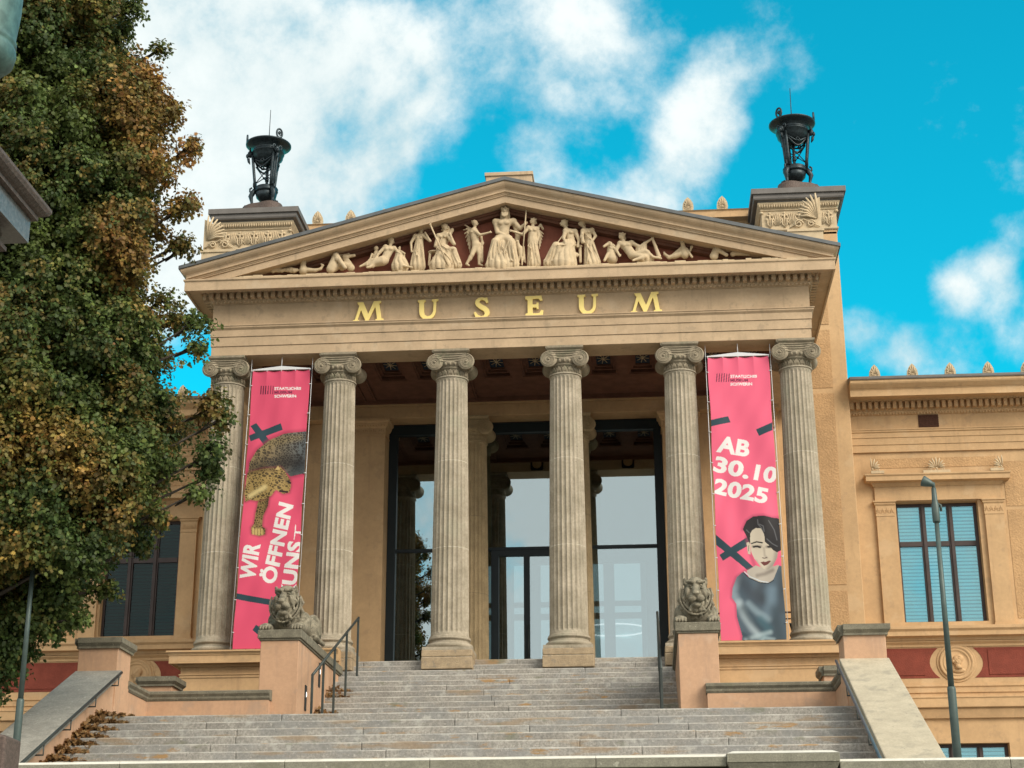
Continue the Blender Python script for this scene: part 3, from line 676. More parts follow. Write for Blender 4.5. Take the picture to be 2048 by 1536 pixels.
# palmette: a fan of lobes over a pair of scrolls
def palmette(b, x, z, y, w, h, n=9, d=.03, half=0, scroll=True):
    ks = range(n)
    for k in ks:
        u = (k/(n-1)*2-1)
        if half > 0 and u < -.01: continue
        if half < 0 and u > .01: continue
        a = u*radians(78); L = h*(.80-.28*abs(u)**1.5)
        bx = x+sin(a)*h*.16; bz = z+h*.22+cos(a)*h*.06
        ex, ez = x+sin(a)*(h*.14+L*(w/h)), z+h*.22+cos(a)*L*.95
        cxm = bx+(ex-bx)*.55+sin(a)*.02*h; czm = bz+(ez-bz)*.60+.05*h*abs(u)
        r = h*.055
        b.tube([(bx, y, bz), (bx+(cxm-bx)*.5, y-d*.6, bz+(czm-bz)*.5), (cxm, y-d, czm), (ex, y-d*1.1, ez)], [r*.45, r*.8, r*1.15, r*.5], 6)
    if scroll:
        for sg in (-1, 1):
            if half and sg != half: continue
            pts = []
            for i in range(22):
                a = 2*pi*1.4*i/21; r = h*.13*(1-.75*i/21)
                pts.append((x+sg*(w*.52-r*cos(a)*1.0), y-d*.5, z+h*.14+r*sin(a)))
            b.tube(pts, [h*.03*(1-.3*i/21) for i in range(22)], 5)
            b.tube([(x, y-d*.5, z+h*.22), (x+sg*w*.15, y-d*.5, z+h*.05), (x+sg*w*.36, y-d*.5, z+h*.10)], h*.026, 5)
        b.ell((x+half*.03, y-d*.5, z+h*.22), (h*.07, d*.8, h*.08), 8, 5)
def antefix(x, y, z, w, h, parent, name='antefix'):
    b = MB(); pts = [(-.5, 0), (.5, 0), (.56, .25), (.50, .55), (.28, .85), (0, 1.05), (-.28, .85), (-.5, .55), (-.56, .25)]
    b.prism([(x+p*w, z+q*h) for p, q in pts], 'y', y, y+.10); palmette(b, x, z+.02, y, w*.42, h*.88, 7, .02)
    return b.build(name, 'figure_plaster', parent)

def tower(sx):
    xa, xb = sorted((sx*6.98, sx*9.10)); YF = 5.40
    b = MB(); b.box(xa, xb, YF, 8.4, LZ-6, 13.0).box(xa, xb, YF, 8.4, 12.9, 13.05)
    b.build('tower', 'ochre_plaster', B, bevel=.02)
    r = MB()
    for z0, z1 in ((-1.5, .95), (1.05, 2.45), (2.62, 8.05), (8.22, 9.95), (10.12, 12.3)):
        r.box(xa+.30, xb-.42 if sx > 0 else xb-.30, YF-.014, YF+.1, z0, z1)
    build_split(r, 'rough_panel', 'rough_plaster', B, lambda c: round(c[2], 1))
    pth = [(xa, 8.4), (xa, YF), (xb, YF), (xb, 8.4)]
    f = MB(); f.mold(pth, [(-.3, 13.05), (.02, 13.05), (.05, 13.08), (.05, 13.12), (.015, 13.13), (.015, 13.68), (.05, 13.70), (.05, 13.73), (.03, 13.74), (.12, 13.88), (.12, 13.93), (-.3, 13.93)])
    x = xa
    n = 5; p = (xb-xa)/n
    for i in range(n):
        cx = xa+(i+.5)*p; z = 13.16; y = YF-.02
        f.tube([(cx, y, z), (cx, y-.03, z+.25), (cx, y-.02, z+.42)], [.03, .022, .03], 6)
        for sg in (-1, 1):
            f.tube([(cx, y, z+.02), (cx+sg*.07, y-.03, z+.10), (cx+sg*.06, y-.04, z+.22), (cx+sg*.12, y-.03, z+.30)], [.02, .026, .024, .014], 6)
            f.ell((cx+sg*.06, y-.02, z+.38), (.05, .03, .035), 8, 5); f.tube([(cx, y-.01, z+.24), (cx+sg*.08, y-.03, z+.28)], .016, 5)
        f.ell((cx, y-.03, z+.44), (.04, .03, .05), 8, 5)
        if i < n-1:
            for k in range(-3, 4):
                a = k*.38; f.tube([(cx+p/2+sin(a)*.05, y, z+.06), (cx+p/2+sin(a)*.13, y-.03, z+.10+cos(a)*.18), (cx+p/2+sin(a)*.17, y-.02, z+.10+cos(a)*.36)], [.010, .022, .012], 5)
    for sg, xx in ((-1, xa), (1, xb)): f.ell((xx+sg*.02, YF-.03, 13.63), (.06, .06, .05), 8, 6)
    m = int((xb-xa+.2)/.07)
    for i in range(m): f.ell((xa-.1+(i+.5)*(xb-xa+.2)/m, YF-.10, 13.82), (.025, .04, .06), 8, 5)
    f.build('tower_frieze', 'figure_plaster', B)
    c = MB(); o = .20
    c.mold(pth, [(-.5, 13.935), (.12, 13.935), (.12, 13.96), (.22, 13.98), (.24, 14.02), (.24, 14.13), (.30, 14.14), (.30, 14.30), (-.5, 14.30)]); c.box(xa+.1, xb-.1, YF+.1, 8.4, 13.9, 14.31)
    c.build('tower_cap', 'cap_sheet', B)
for sx in (-1, 1): tower(sx)
# half-palmette corner acroteria above the portico eaves
for sx in (-1, 1):
    b = MB(); a, q = sorted((sx*7.15, sx*8.02)); b.box(a, q, -.15, .35, 9.75, 10.55).box(a-.03, q+.03, -.18, .38, 10.55, 10.62)
    pts = [(0, 10.62), (-.80, 10.62), (-.80, 10.75), (-.60, 10.88), (-.50, 11.05), (-.34, 11.28), (-.15, 11.45), (0, 11.52)]
    b.prism([(sx*(8.0+p), z) for p, z in pts], 'y', -.10, .05)
    for k in range(8):
        a = radians(2+k*11.5); L = .70-.03*k
        bx, bz = 7.97-.06, 10.92
        b.tube([(sx*(bx-sin(a)*.04), -.12, bz), (sx*(bx-sin(a)*L*.55), -.17, bz+cos(a)*L*.62+.02), (sx*(bx-sin(a)*L*.98), -.15, bz+cos(a)*L*.98)], [.014, .036, .018], 6)
    for cx_, R in ((7.42, .12), (7.74, .10)):
        pts = [(sx*(cx_+cos(2*pi*1.5*i/24)*R*(1-.75*i/24)), -.14, 10.77+sin(2*pi*1.5*i/24)*R*(1-.75*i/24)) for i in range(25)]
        b.tube(pts, .02, 5)
    b.tube([(sx*7.2, -.14, 10.66), (sx*7.55, -.14, 10.90), (sx*7.95, -.14, 10.68)], .018, 5)
    b.build('corner_acroterion', 'figure_plaster', B)

# attic ledge of the main block behind the portico
def attic():
    MB().box(-6.97, 6.97, 7.2, 9.0, 9.0, 14.10).build('main_block_wall', 'ochre_plaster', B)
    MB().mold([(-6.97, 7.2), (6.97, 7.2)], [(-.4, 14.1), (.05, 14.1), (.12, 14.2), (.40, 14.22), (.40, 14.42), (.45, 14.46), (-.4, 14.46)]).build('main_block_cornice', 'ochre_plaster', B)
    MB().mold([(-6.97, 7.2), (6.97, 7.2)], [(.0, 14.0), (.46, 13.55), (.46, 13.50), (0, 13.5)]).build('roof_flashing', 'zinc', B)
    a0 = None
    for i in range(14):
        x = -6.95+1.03*(i+.5)
        if abs(x) < 4.3: continue
        if a0 is None: a0 = antefix(x, 6.76, 14.46, .30, .42, B)
        else:
            c = copy_tree(a0, B, (x-ax0, 0, 0)); continue
        ax0 = x
attic()

# wings
def wing(sx):
    yw = 5.90; xa, xb = (9.10, 26.0) if sx > 0 else (-26.0, -9.10)
    wx = (10.22, 12.44) if sx > 0 else (-12.03, -9.86)
    wins = [wx]+([(wx[0]+5.4*k*sx, wx[1]+5.4*k*sx) for k in (1, 2)])
    wins.sort(); Z0, Z1, BZ0, BZ1 = 1.66, 5.0, -4.2, -1.56
    w = MB()
    xs = [xa]+[q for p in wins for q in p]+[xb]
    w.box(xa, xb, yw, yw+.5, Z1, 8.2).box(xa, xb, yw, yw+.5, -1.56, Z0).box(xa, xb, yw, yw+.5, -9, BZ0)
    for i in range(0, len(xs), 2): w.box(xs[i], xs[i+1], yw, yw+.5, Z0, Z1)
    bx = [xa]+[q for p in wins for q in (p[0]+.25, p[1]+.22)]+[xb]
    for i in range(0, len(bx), 2): w.box(bx[i], bx[i+1], yw, yw+.5, BZ0, BZ1)
    w.box(xa, xb, 12, 12.4, -9, 8.2); w.build('wing_wall', 'ochre_plaster', B)
    P = [(xa, yw), (xb, yw)]
    m = MB()
    m.mold(P, [(-.1, 6.43), (.06, 6.43), (.06, 6.64), (.08, 6.64), (.08, 6.84), (.10, 6.84), (.10, 6.98), (.13, 7.00), (.13, 7.05), (.15, 7.05), (.15, 7.08), (-.1, 7.08)])
    m.mold(P, [(-.1, 7.083), (.05, 7.083), (.05, 7.50), (.08, 7.51), (.12, 7.57), (.12, 7.61), (-.1, 7.61)])
    m.mold(P, [(-.1, 7.613), (.14, 7.613), (.14, 7.84), (.30, 7.85), (.32, 7.88), (.74, 7.88), (.74, 7.84), (.78, 7.84), (.78, 8.02), (.80, 8.04), (.80, 8.06), (.82, 8.06), (.86, 8.10), (.92, 8.16), (.94, 8.20), (.94, 8.27), (-.1, 8.27)])
    m.mold(P, [(-.02, -.66), (.20, -.66), (.22, -.64), (.22, -.42), (.24, -.40), (.24, -.37), (-.02, -.34)])
    m.mold(P, [(-.02, -.24), (.03, -.24), (.03, -.10), (.06, -.08), (.06, -.04), (-.02, -.03)])
    m.mold(P, [(-.02, .98), (.03, .98), (.03, 1.04), (.10, 1.10), (.10, 1.13), (-.02, 1.13)])
    m.mold(P, [(-.02, 1.14), (.12, 1.14), (.12, 1.22), (.28, 1.24), (.28, 1.36), (.33, 1.42), (.33, 1.50), (-.02, 1.54)])
    m.mold(P, [(-.02, -.92), (.08, -.92), (.14, -.72), (.14, -.665), (-.02, -.665)])
    m.build('wing_cornices', 'ochre_plaster', B, bevel=.004)
    MB().mold(P, [(.5, 8.272), (.965, 8.272), (.975, 8.30), (.975, 8.36), (-.2, 8.62), (-.2, 8.4)]).build('wing_gutter', 'cap_sheet', B)
    d = MB(); p = .168; n = int((xb-xa)/p)
    for i in range(n):
        x = xa+(i+.5)*(xb-xa)/n; d.box(x-p*.3, x+p*.3, yw-.30, yw-.12, 7.64, 7.84)
    d.build('wing_dentils', 'ochre_plaster', B, bevel=.006)
    e = MB(); p = .085; n = int((xb-xa)/p)
    for i in range(n): e.ell((xa+(i+.5)*(xb-xa)/n, yw-.10, 7.545), (.034, .035, .045), 6, 4)
    e.build('wing_egg_moulding', 'ochre_plaster', B)
    # rough plaster fields
    r = MB(); es = [xa-.25 if sx > 0 else xa]+[q for a, b in wins for q in (a-.62, b+.72)]+[xb]
    for i in range(0, len(es), 2):
        a, b = es[i], es[i+1]
        if i == 0 and sx > 0: a = xa+.10; b = wins[0][0]-.76
        if b-a > .3:
            for z0, z1 in ((1.72, 4.72), (4.82, 6.1)): r.box(a+.06, b-.12, yw-.012, yw+.05, z0, z1)
    for a, b in wins: r.box(a-.5, b+.6, yw-.012, yw+.05, 5.98, 6.25)
    build_split(r, 'wing_rough_panel', 'rough_plaster', B, lambda c: (round(c[0], 1), round(c[2], 1)))
    cent = [((a+b)/2+.15 if sx > 0 else (a+b)/2+.1) for a, b in wins]
    # red frieze with medallions
    rp = MB(); cs = sorted(cent); edges = [xa]+cs+[xb]
    for i in range(len(edges)-1):
        a = edges[i]+(.62 if i else .0); b = edges[i+1]-(.62 if i < len(edges)-2 else 0)
        nn = 8; L = []; 
        def arc(cx, sg): return [(cx+sg*(.62 if False else .66-.20*abs(q)*0+0)+sg*(-.0+.16*q*q), .55+.40*q) for q in [j/4-1 for j in range(9)]]
        la = [(edges[i]+.70-.24*q*q, .55+.40*q) for q in [1-j/4 for j in range(9)]] if i else [(a, .95), (a, .15)]
        rb = [(edges[i+1]-.70+.24*q*q, .55+.40*q) for q in [j/4-1 for j in range(9)]] if i < len(edges)-2 else [(b, .15), (b, .95)]
        rp.prism(la+rb, 'y', yw-.010, yw+.02)
        rp.box(edges[i]+.84 if i else a+.1, edges[i+1]-.84 if i < len(edges)-2 else b, yw-.028, yw-.008, .23, .87)
    build_split(rp, 'red_panel', 'red_plaster', B, lambda c: sum(c[0] > q for q in cs))
    for cx in cent:
        md = MB(); md.lathe([(0, 0), (.44, 0), (.46, -.03), (.44, -.05), (.40, -.05), (.385, -.03), (.36, -.03), (.345, -.045), (.33, -.045), (.30, -.01), (0, -.005)], (cx, yw-.01, .55), 48, axis='y')
        md.lathe([(0, .01), (.52, .01), (.52, -.012), (.50, -.015), (0, -.015)], (cx, yw-.005, .55), 48, axis='y')
        mo = md.build('medallion', 'ochre_plaster', B)
        h = MB(); h.ell((cx+.02, yw-.05, .60), (.12, .06, .15), 12, 8); h.ell((cx-.09, yw-.06, .58), (.04, .04, .05), 8, 6); h.ell((cx+.07, yw-.05, .66), (.11, .06, .11), 10, 6); h.tube([(cx+.03, yw-.03, .50), (cx+.04, yw-.03, .38)], [.07, .10], 10)
        h.ell((cx+.05, yw-.03, .34), (.19, .04, .07), 12, 6)
        for k in range(5): h.ell((cx+.03+.05*cos(k), yw-.09, .70-.035*k), (.035, .03, .03), 6, 4)
        h.build('portrait_head', 'ochre_plaster', mo)
    # windows
    first = None
    for wi, (a, b) in enumerate(sorted(wins, key=lambda q: abs(q[0]))):
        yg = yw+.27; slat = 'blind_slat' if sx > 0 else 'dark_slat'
        def window(a, b, z0, z1, zt, nm):
            f = MB(); c = (b-a)/3
            f.box(a, b, yg-.03, yg+.05, z1-.09, z1).box(a, b, yg-.03, yg+.05, z0, z0+.05).box(a, a+.07, yg-.03, yg+.05, z0+.05, z1-.09).box(b-.09, b, yg-.03, yg+.05, z0+.05, z1-.09)
            for k in (1, 2): 
                xx = a+k*c; f.box(xx-.075, xx+.075, yg-.05, yg+.05, z0+.05, z1-.09); f.box(xx-.03, xx+.03, yg-.085, yg-.05, z0+.05, z1-.09)
            if zt: 
                for k in range(3): f.box(a+k*c+(.07 if k == 0 else .075), a+(k+1)*c-(.09 if k == 2 else .075), yg-.05, yg+.05, zt-.07, zt+.07)
                f.box(a+.01, b-.01, yg-.09, yg-.052, zt-.02, zt+.05) if False else None
            F = f.build(nm, 'brown_frame', B, bevel=.006)
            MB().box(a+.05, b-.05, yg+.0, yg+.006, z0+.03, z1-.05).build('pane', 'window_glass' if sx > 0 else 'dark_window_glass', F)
            rb = random.Random(int(a*10)+3)
            for k in range(3):
                for (za, zb_) in (((z0+.05, zt-.07), (zt+.07, z1-.09)) if zt else ((z0+.05, z1-.09),)):
                    s = MB(); z = za+.01; x0, x1 = a+k*c+.09, a+(k+1)*c-.09; tl = rb.uniform(-.006, .006)
                    while z < zb_-.03:
                        e = rb.uniform(-.002, .002)
                        s.hexa([(x0, yg+.05, z+e), (x1, yg+.05, z-e), (x1, yg+.085, z+.066+tl), (x0, yg+.085, z+.066+tl), (x0, yg+.048, z+.003+e), (x1, yg+.048, z+.003-e), (x1, yg+.083, z+.069+tl), (x0, yg+.083, z+.069+tl)])
                        z += .098
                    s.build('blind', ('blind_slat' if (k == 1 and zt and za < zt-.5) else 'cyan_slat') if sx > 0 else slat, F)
            return F
        W1 = window(a, b, Z0, Z1, 3.86, 'window')
        W2 = window(a+.25, b+.22, BZ0, BZ1, -2.6, 'basement_window')
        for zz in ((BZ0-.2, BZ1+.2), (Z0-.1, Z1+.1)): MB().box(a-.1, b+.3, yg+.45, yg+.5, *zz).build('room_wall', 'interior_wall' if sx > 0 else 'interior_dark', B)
        # surround
        s = MB()
        for p0, p1 in ((a-.56, a-.07), (b+.15, b+.66)):
            if sx < 0: p0, p1 = (p0, p1) if p0 < a else (b+.04, b+.50)
            s.box(p0, p1, yw-.09, yw+.02, 1.52, 4.58); s.box(p0-.02, p1+.02, yw-.11, yw+.02, 1.50, 1.60)
            s.mold([(p0, yw), (p0, yw-.09), (p1, yw-.09), (p1, yw)], [(-.03, 4.585), (.01, 4.585), (.01, 4.88), (.04, 4.92), (.04, 4.96), (.07, 4.98), (.07, 5.02), (-.03, 5.02)])
            for k in range(4): palmette(s, p0+(k+.5)*(p1-p0)/4, 4.62, yw-.095, .05, .2, 5, .012, scroll=False)
        s.box(a-.56, b+.64, yw-.07, yw+.02, 5.025, 5.50)
        s.box(a-.03, a+.0, yw-.05, yw+.05, Z0, Z1) if False else None
        s.mold([(a-.56, yw), (a-.56, yw-.07), (b+.64, yw-.07), (b+.64, yw)], [(-.05, 5.42), (.02, 5.42), (.08, 5.50), (.08, 5.52), (.24, 5.54), (.24, 5.66), (.27, 5.70), (.27, 5.73), (-.05, 5.80)])
        s.build('window_surround', 'ochre_plaster', B, bevel=.006)
        ac = MB()
        palmette(ac, (a+b)/2+.05, 5.80, yw-.18, .34, .42, 9, .03); ac.box((a+b)/2-.32, (a+b)/2+.42, yw-.22, yw-.12, 5.76, 5.84)
        palmette(ac, a-.62, 5.80, yw-.22, .34, .42, 9, .03, half=1); ac.box(a-.64, a-.28, yw-.28, yw-.18, 5.76, 5.84)
        palmette(ac, b+.72, 5.80, yw-.22, .34, .42, 9, .03, half=-1); ac.box(b+.38, b+.74, yw-.28, yw-.18, 5.76, 5.84)
        build_split(ac, 'hood_palmette', 'figure_plaster', B, lambda c: int((c[0]-a+1.3)/1.6))
        v = MB(); vx = (a+b)/2-.02; v.box(vx-.29, vx+.27, yw-.056, yw-.045, 7.13, 7.49)
        for k in range(14): v.box(vx-.28+k*.04, vx-.265+k*.04, yw-.075, yw-.056, 7.13, 7.49)
        for k in range(6): v.box(vx-.29, vx+.27, yw-.082, yw-.0755, 7.15+k*.06, 7.165+k*.06)
        v.build('vent_grille', 'grille', B)
        s2 = MB(); s2.box(a+.24, b+.24, yw+.02, yw+.03, -1.56, -1.5) if False else None
    # antefixes along the eaves
    a0 = None; n = 16
    for i in range(n):
        x = sx*(9.80+1.035*i)
        if a0 is None: a0 = antefix(x, 5.02, 8.32, .27, .40, B); x0 = x
        else: copy_tree(a0, B, (x-x0, 0, 0))
    MB().box(xa, xb, yw+.5, 12, 8.1, 8.25).build('wing_roof', 'zinc', B)
for sx in (1, -1): wing(sx)

# glazed entrance behind the inner columns
def entrance():
    y = 5.62; f = MB()
    f.box(-3.86, 3.86, y-.12, y+.12, 7.20, 7.47)
    for sx in (-1, 1):
        a, b = sorted((sx*3.62, sx*3.86)); f.box(a, b, y-.12, y+.12, -.15, 7.20)
    for x in (-1.425, 1.425): f.box(x-.10, x+.10, y-.08, y+.10, -.15, 7.20)
    for x0, x1 in ((-3.62, -1.525), (-1.325, 1.325), (1.525, 3.62)): f.box(x0, x1, y-.06, y+.06, 3.80, 3.89)
    f.box(-3.6, 3.6, y-.06, y+.06, -.15, -.02)
    F = f.build('portal_frame', 'black_frame', B, bevel=.008)
    d = MB(); d.box(-.95, .97, y-.09, y+.05, 3.64, 3.79).box(-.95, -.74, y-.09, y+.05, -.02, 3.64).box(.76, .97, y-.09, y+.05, -.02, 3.64).box(-.05, .11, y-.09, y+.05, -.02, 3.64).build('double_door', 'black_frame', F)
    MB().tube([(-.02, y-.16, .5), (-.02, y-.16, 1.7)], .018, 8).tube([(.08, y-.16, .5), (.08, y-.16, 1.7)], .018, 8).build('pull_handle', 'rail_metal', F)
    MB().box(-3.62, 3.62, y+.0, y+.008, -.02, 7.2).build('portal_glass', 'portal_glass', F)
    # vestibule behind the glass with a second pair of glazed doors
    v = MB(); yb = 9.5
    v.box(-3.8, 3.8, yb, yb+.2, 4.3, 7.6)
    for a, b in ((-3.8, -3.3), (-1.1, -.8), (.8, 1.1), (3.3, 3.8)): v.box(a, b, yb, yb+.2, -.3, 4.3)
    v.box(-3.95, -3.8, 5.75, yb+.2, -.3, 7.6).box(3.8, 3.95, 5.75, yb+.2, -.3, 7.6).box(-3.9, 3.9, 5.75, yb+.2, 7.6, 7.7)
    v.build('vestibule_walls', 'interior_dark', B)
    MB().box(-3.8, 3.8, 5.75, 14, -.3, -.16).build('vestibule_floor', 'paving', B)
    g = MB()
    for a, b in ((-3.3, -1.1), (-.8, .8), (1.1, 3.3)):
        c = (a+b)/2
        g.box(a, b, yb+.05, yb+.12, 3.0, 3.15); g.box(c-.16, c+.16, yb+.05, yb+.12, -.16, 4.3)
        for e in (a, b-.16): g.box(e, e+.16, yb+.05, yb+.12, -.16, 4.3)
        g.box(a+.16, c-.16, yb+.05, yb+.12, 2.62, 2.8).box(c+.16, b-.16, yb+.05, yb+.12, 2.62, 2.8)
        for q in range(12):
            x = a+.2+(b-a-.4)*q/11; g.lathe([(0, 0), (.05, 0), (.05, .02), (0, .02)], (x, yb+.08, .02), 8, axis='y')
    g.build('inner_doors', 'interior_frame', B)
    MB().box(-3.8, 3.8, 12.0, 12.1, -.2, 7).build('glowing_hall_wall', 'hall_glow', B)  # wall glows by itself, standing in for light from the hall behind
    r = MB(); n = 40
    r.tube([(2.3+1.0*cos(2*pi*i/n), 11.0+1.0*sin(2*pi*i/n), 2.55) for i in range(n+1)], .024, 6); r.build('ring_lamp', 'lamp_light', B)
    s = MB()
    for x in (1.5, 2.3, 3.0, -.2): s.ell((x, 8.6, 4.6), (.035, .035, .03), 8, 6)
    s.build('ceiling_spots', 'lamp_light', B)
    for cx in (-2.85, 0.0, 2.85):       # pierced rosettes on the back of the front beam
        m = MB(); yy = .425; cz = 7.80
        m.box(cx-.20, cx+.20, yy, yy+.010, cz-.17, cz+.17); m.box(cx-.18, cx+.18, yy, yy+.05, cz-.21, cz-.18)
        R0 = m.build('vent_rosette', 'black_frame', B); m = MB()
        for k in range(8):
            a = 2*pi*k/8; m.tube([(cx, yy+.02, cz), (cx+cos(a)*.13, yy+.02, cz+sin(a)*.13)], .014, 5)
        m.lathe([(.12, 0), (.145, 0), (.145, .025), (.12, .025)], (cx, yy+.008, cz), 24, axis='y')
        m.build('rosette_tracery', 'ochre_plaster', R0)
entrance()

# ------------------------------------------------------------------ gilded lettering on the frieze
def lettering():
    t = empty('museum_sign', (0, -.43, 8.33), 'gold serif capital letters spelling MUSEUM across the frieze', 'sign')
    M_ = [(90, 285), (170, 283), (235, 445), (305, 275), (398, 272), (400, 298), (376, 305), (408, 512), (435, 517), (435, 545), (330, 548), (330, 522), (352, 515), (325, 350), (235, 548), (205, 548), (140, 390), (98, 520), (122, 525), (120, 550), (38, 552), (38, 528), (64, 520), (118, 330), (95, 305)]
    U_ = [(865, 258), (970, 254), (970, 278), (948, 285), (950, 415), (960, 452), (990, 474), (1030, 465), (1058, 435), (1068, 400), (1072, 285), (1050, 275), (1050, 252), (1135, 248), (1135, 270), (1108, 280), (1105, 410), (1092, 455), (1065, 492), (1025, 514), (985, 520), (940, 508), (908, 480), (890, 445), (884, 410), (885, 290), (865, 280)]
    S_ = [(1772, 290), (1745, 298), (1728, 268), (1692, 252), (1664, 262), (1658, 288), (1690, 315), (1745, 345), (1778, 378), (1790, 420), (1780, 455), (1745, 485), (1695, 494), (1650, 485), (1612, 492), (1588, 420), (1610, 408), (1640, 450), (1680, 470), (1715, 460), (1728, 435), (1712, 402), (1660, 370), (1620, 335), (1602, 295), (1612, 255), (1645, 228), (1690, 222), (1735, 230), (1757, 225)]
    E_ = [(145, 746), (240, 744), (246, 772), (232, 775), (222, 762), (188, 762), (188, 794), (208, 794), (212, 784), (222, 784), (222, 822), (212, 822), (208, 813), (188, 813), (188, 846), (225, 846), (238, 828), (250, 830), (246, 864), (145, 864), (145, 848), (158, 844), (158, 768), (145, 764)]
    for P, x0, x1, nm in ((M_, -3.909, -3.128, 'letter_m'), (U_, -2.26, -1.738, 'letter_u'), (S_, -.836, -.431, 'letter_s'), (E_, .465, .918, 'letter_e'), (U_, 1.772, 2.298, 'letter_u'), (M_, 3.10, 3.88, 'letter_m')):
        a = min(p[0] for p in P); b = max(p[0] for p in P); c = min(p[1] for p in P); d = max(p[1] for p in P)
        MB().prism([(x0+(p[0]-a)/(b-a)*(x1-x0), 8.895-(p[1]-c)/(d-c)*.56) for p in P], 'y', EY-.085, EY-.03).build(nm, 'letter_gold', t, bevel=.006)
lettering()

# ------------------------------------------------------------------ pediment sculpture
def J(p):
    w = p[2] if len(p) > 2 else 0.0
    return at(p[0], p[1], Y=-.60-w)
def human(S, head, chest, pelvis, arms, legs, sc=1.0, face=(0, -1), hair=0, beard=False, female=False):
    sc *= 1.08; h, c, p = J(head), J(chest), J(pelvis); fx, fy = face; F = np.array([fx, fy, 0])*1.0
    S.ell(h, np.array((.060, .066, .080))*sc, .01)
    S.ell(h+np.array((-fx*.02, .02 if fy < -.5 else 0, .022))*sc, np.array((.072, .074, .070))*sc, .01)      # hair
    for k in range(9):
        a = k*.7; S.ell(h+np.array((-fx*.03+cos(a)*.055, -fy*-.02+sin(a)*.05*(.4), .05+.02*sin(3*k)))*sc, np.array((.022, .022, .022))*sc, .008)
    S.cap(h+F*.055*sc+np.array((0, 0, .015))*sc, h+F*.080*sc+np.array((0, 0, -.014))*sc, .010*sc, .015*sc, .008)   # nose
    S.ell(h+F*.052*sc+np.array((0, 0, -.045))*sc, np.array((.026, .024, .014))*sc, .012)
    side = np.array([-fy, fx, 0])
    for q in (-1, 1): S.ell(h+F*.068*sc+side*q*.026*sc+np.array((0, 0, .010))*sc, np.array((.011, .011, .009))*sc, .008, sub=True)
    if hair:
        for k in range(-2, 3): S.line([h+np.array((-fx*.05+k*.022*(1-abs(fx)), .045, .03))*sc, h+np.array((-fx*.075+k*.03*(1-abs(fx)), .05, -.07*hair))*sc, h+np.array((-fx*.06+k*.035*(1-abs(fx)), .04, -.14*hair))*sc], [.03*sc, .026*sc, .012*sc], .012)
    if beard:
        for k in range(-2, 3): S.cap(h+np.array((k*.022, -.05, -.04))*sc, h+np.array((k*.018, -.07, -.115+.01*abs(k)))*sc, .022*sc, .014*sc, .01)
    S.cap(c+(h-c)*.35, h+(c-h)*.15, .040*sc, .036*sc, .02)
    up = (c-p)/np.linalg.norm(c-p)
    S.cap(c, p, .098*sc, .090*sc, .04, flat=.78); S.ell(c+up*.02, np.array((.118, .085, .085))*sc, .03)
    S.ell(p, np.array((.108, .09, .085))*sc, .03)
    if female:
        for q in (-1, 1): S.ell(c+np.array((q*.045, -.075, -.01))*sc, np.array((.036, .035, .036))*sc, .015)
    else:
        for q in (-1, 1): S.ell(c+np.array((q*.045, -.07, .01))*sc, np.array((.05, .03, .04))*sc, .015)
    for a in arms:
        q = [J(x) for x in a]; S.cap(c+up*.03*sc, q[0], .070*sc, .058*sc, .03); S.ell(q[0], np.array((.056,)*3)*sc, .02); S.line(q[:2], [.048*sc, .038*sc], .02); S.line(q[1:3], [.035*sc, .023*sc], .012)
        d = q[2]-q[1]; d = d/np.linalg.norm(d); S.ell(q[2]+d*.02*sc, np.array((.027, .022, .027))*sc, .012)
        n = np.cross(d, [0, 1, 0]); n = n/(np.linalg.norm(n)+1e-6)
        for k in range(4): S.cap(q[2]+d*.03*sc+n*(k-1.5)*.011*sc, q[2]+d*(.068-.006*abs(k-1.5))*sc+n*(k-1.5)*.014*sc, .0075*sc, .006*sc, .004)
        S.cap(q[2]+d*.01*sc+n*.02*sc, q[2]+d*.035*sc+n*.04*sc, .009*sc, .007*sc, .006)
    for l in legs:
        q = [J(x) for x in l]; S.line([p+(q[0]-p)*.15, q[0]], [.075*sc, .050*sc], .03); S.cap(q[0], q[1], .050*sc, .030*sc, .015); S.ell(q[0]+(q[1]-q[0])*.3+np.array((0, .012, 0)), np.array((.047, .047, .075))*sc, .02)
        f = q[2] if len(q) > 2 else q[1]+np.array((fx*.08, -.09 if abs(fx) < .5 else -.03, -.01))*sc
        S.cap(q[1], f, .030*sc, .022*sc, .015)
def region(pts, pad=.22, h=.0125):
    P = np.array([J(p) for p in pts]); lo = P.min(0)-pad; hi = P.max(0)+pad
    lo[1] = -1.02; hi[1] = -.30; lo[2] = max(lo[2], 9.44); return SDF(lo, hi, h)
def drape(S, a, b, ra, rb, n=11, amp=.016, ph=0., k=.03): S.cap(J(a), J(b), ra, rb, k, fold=(n, amp, ph), flat=.8)
def folds(S, lines, r=.014):
    for L in lines: S.line([J(p) for p in L], [r*.6]+[r]*(len(L)-2)+[r*.7], .012)
def statue(S, label, cat='statue', name='pediment_statue'):
    o = link_mesh(name, S.mesh(name), 'figure_plaster'); return setp(o, label, cat, 'sculpted figures in the pediment')
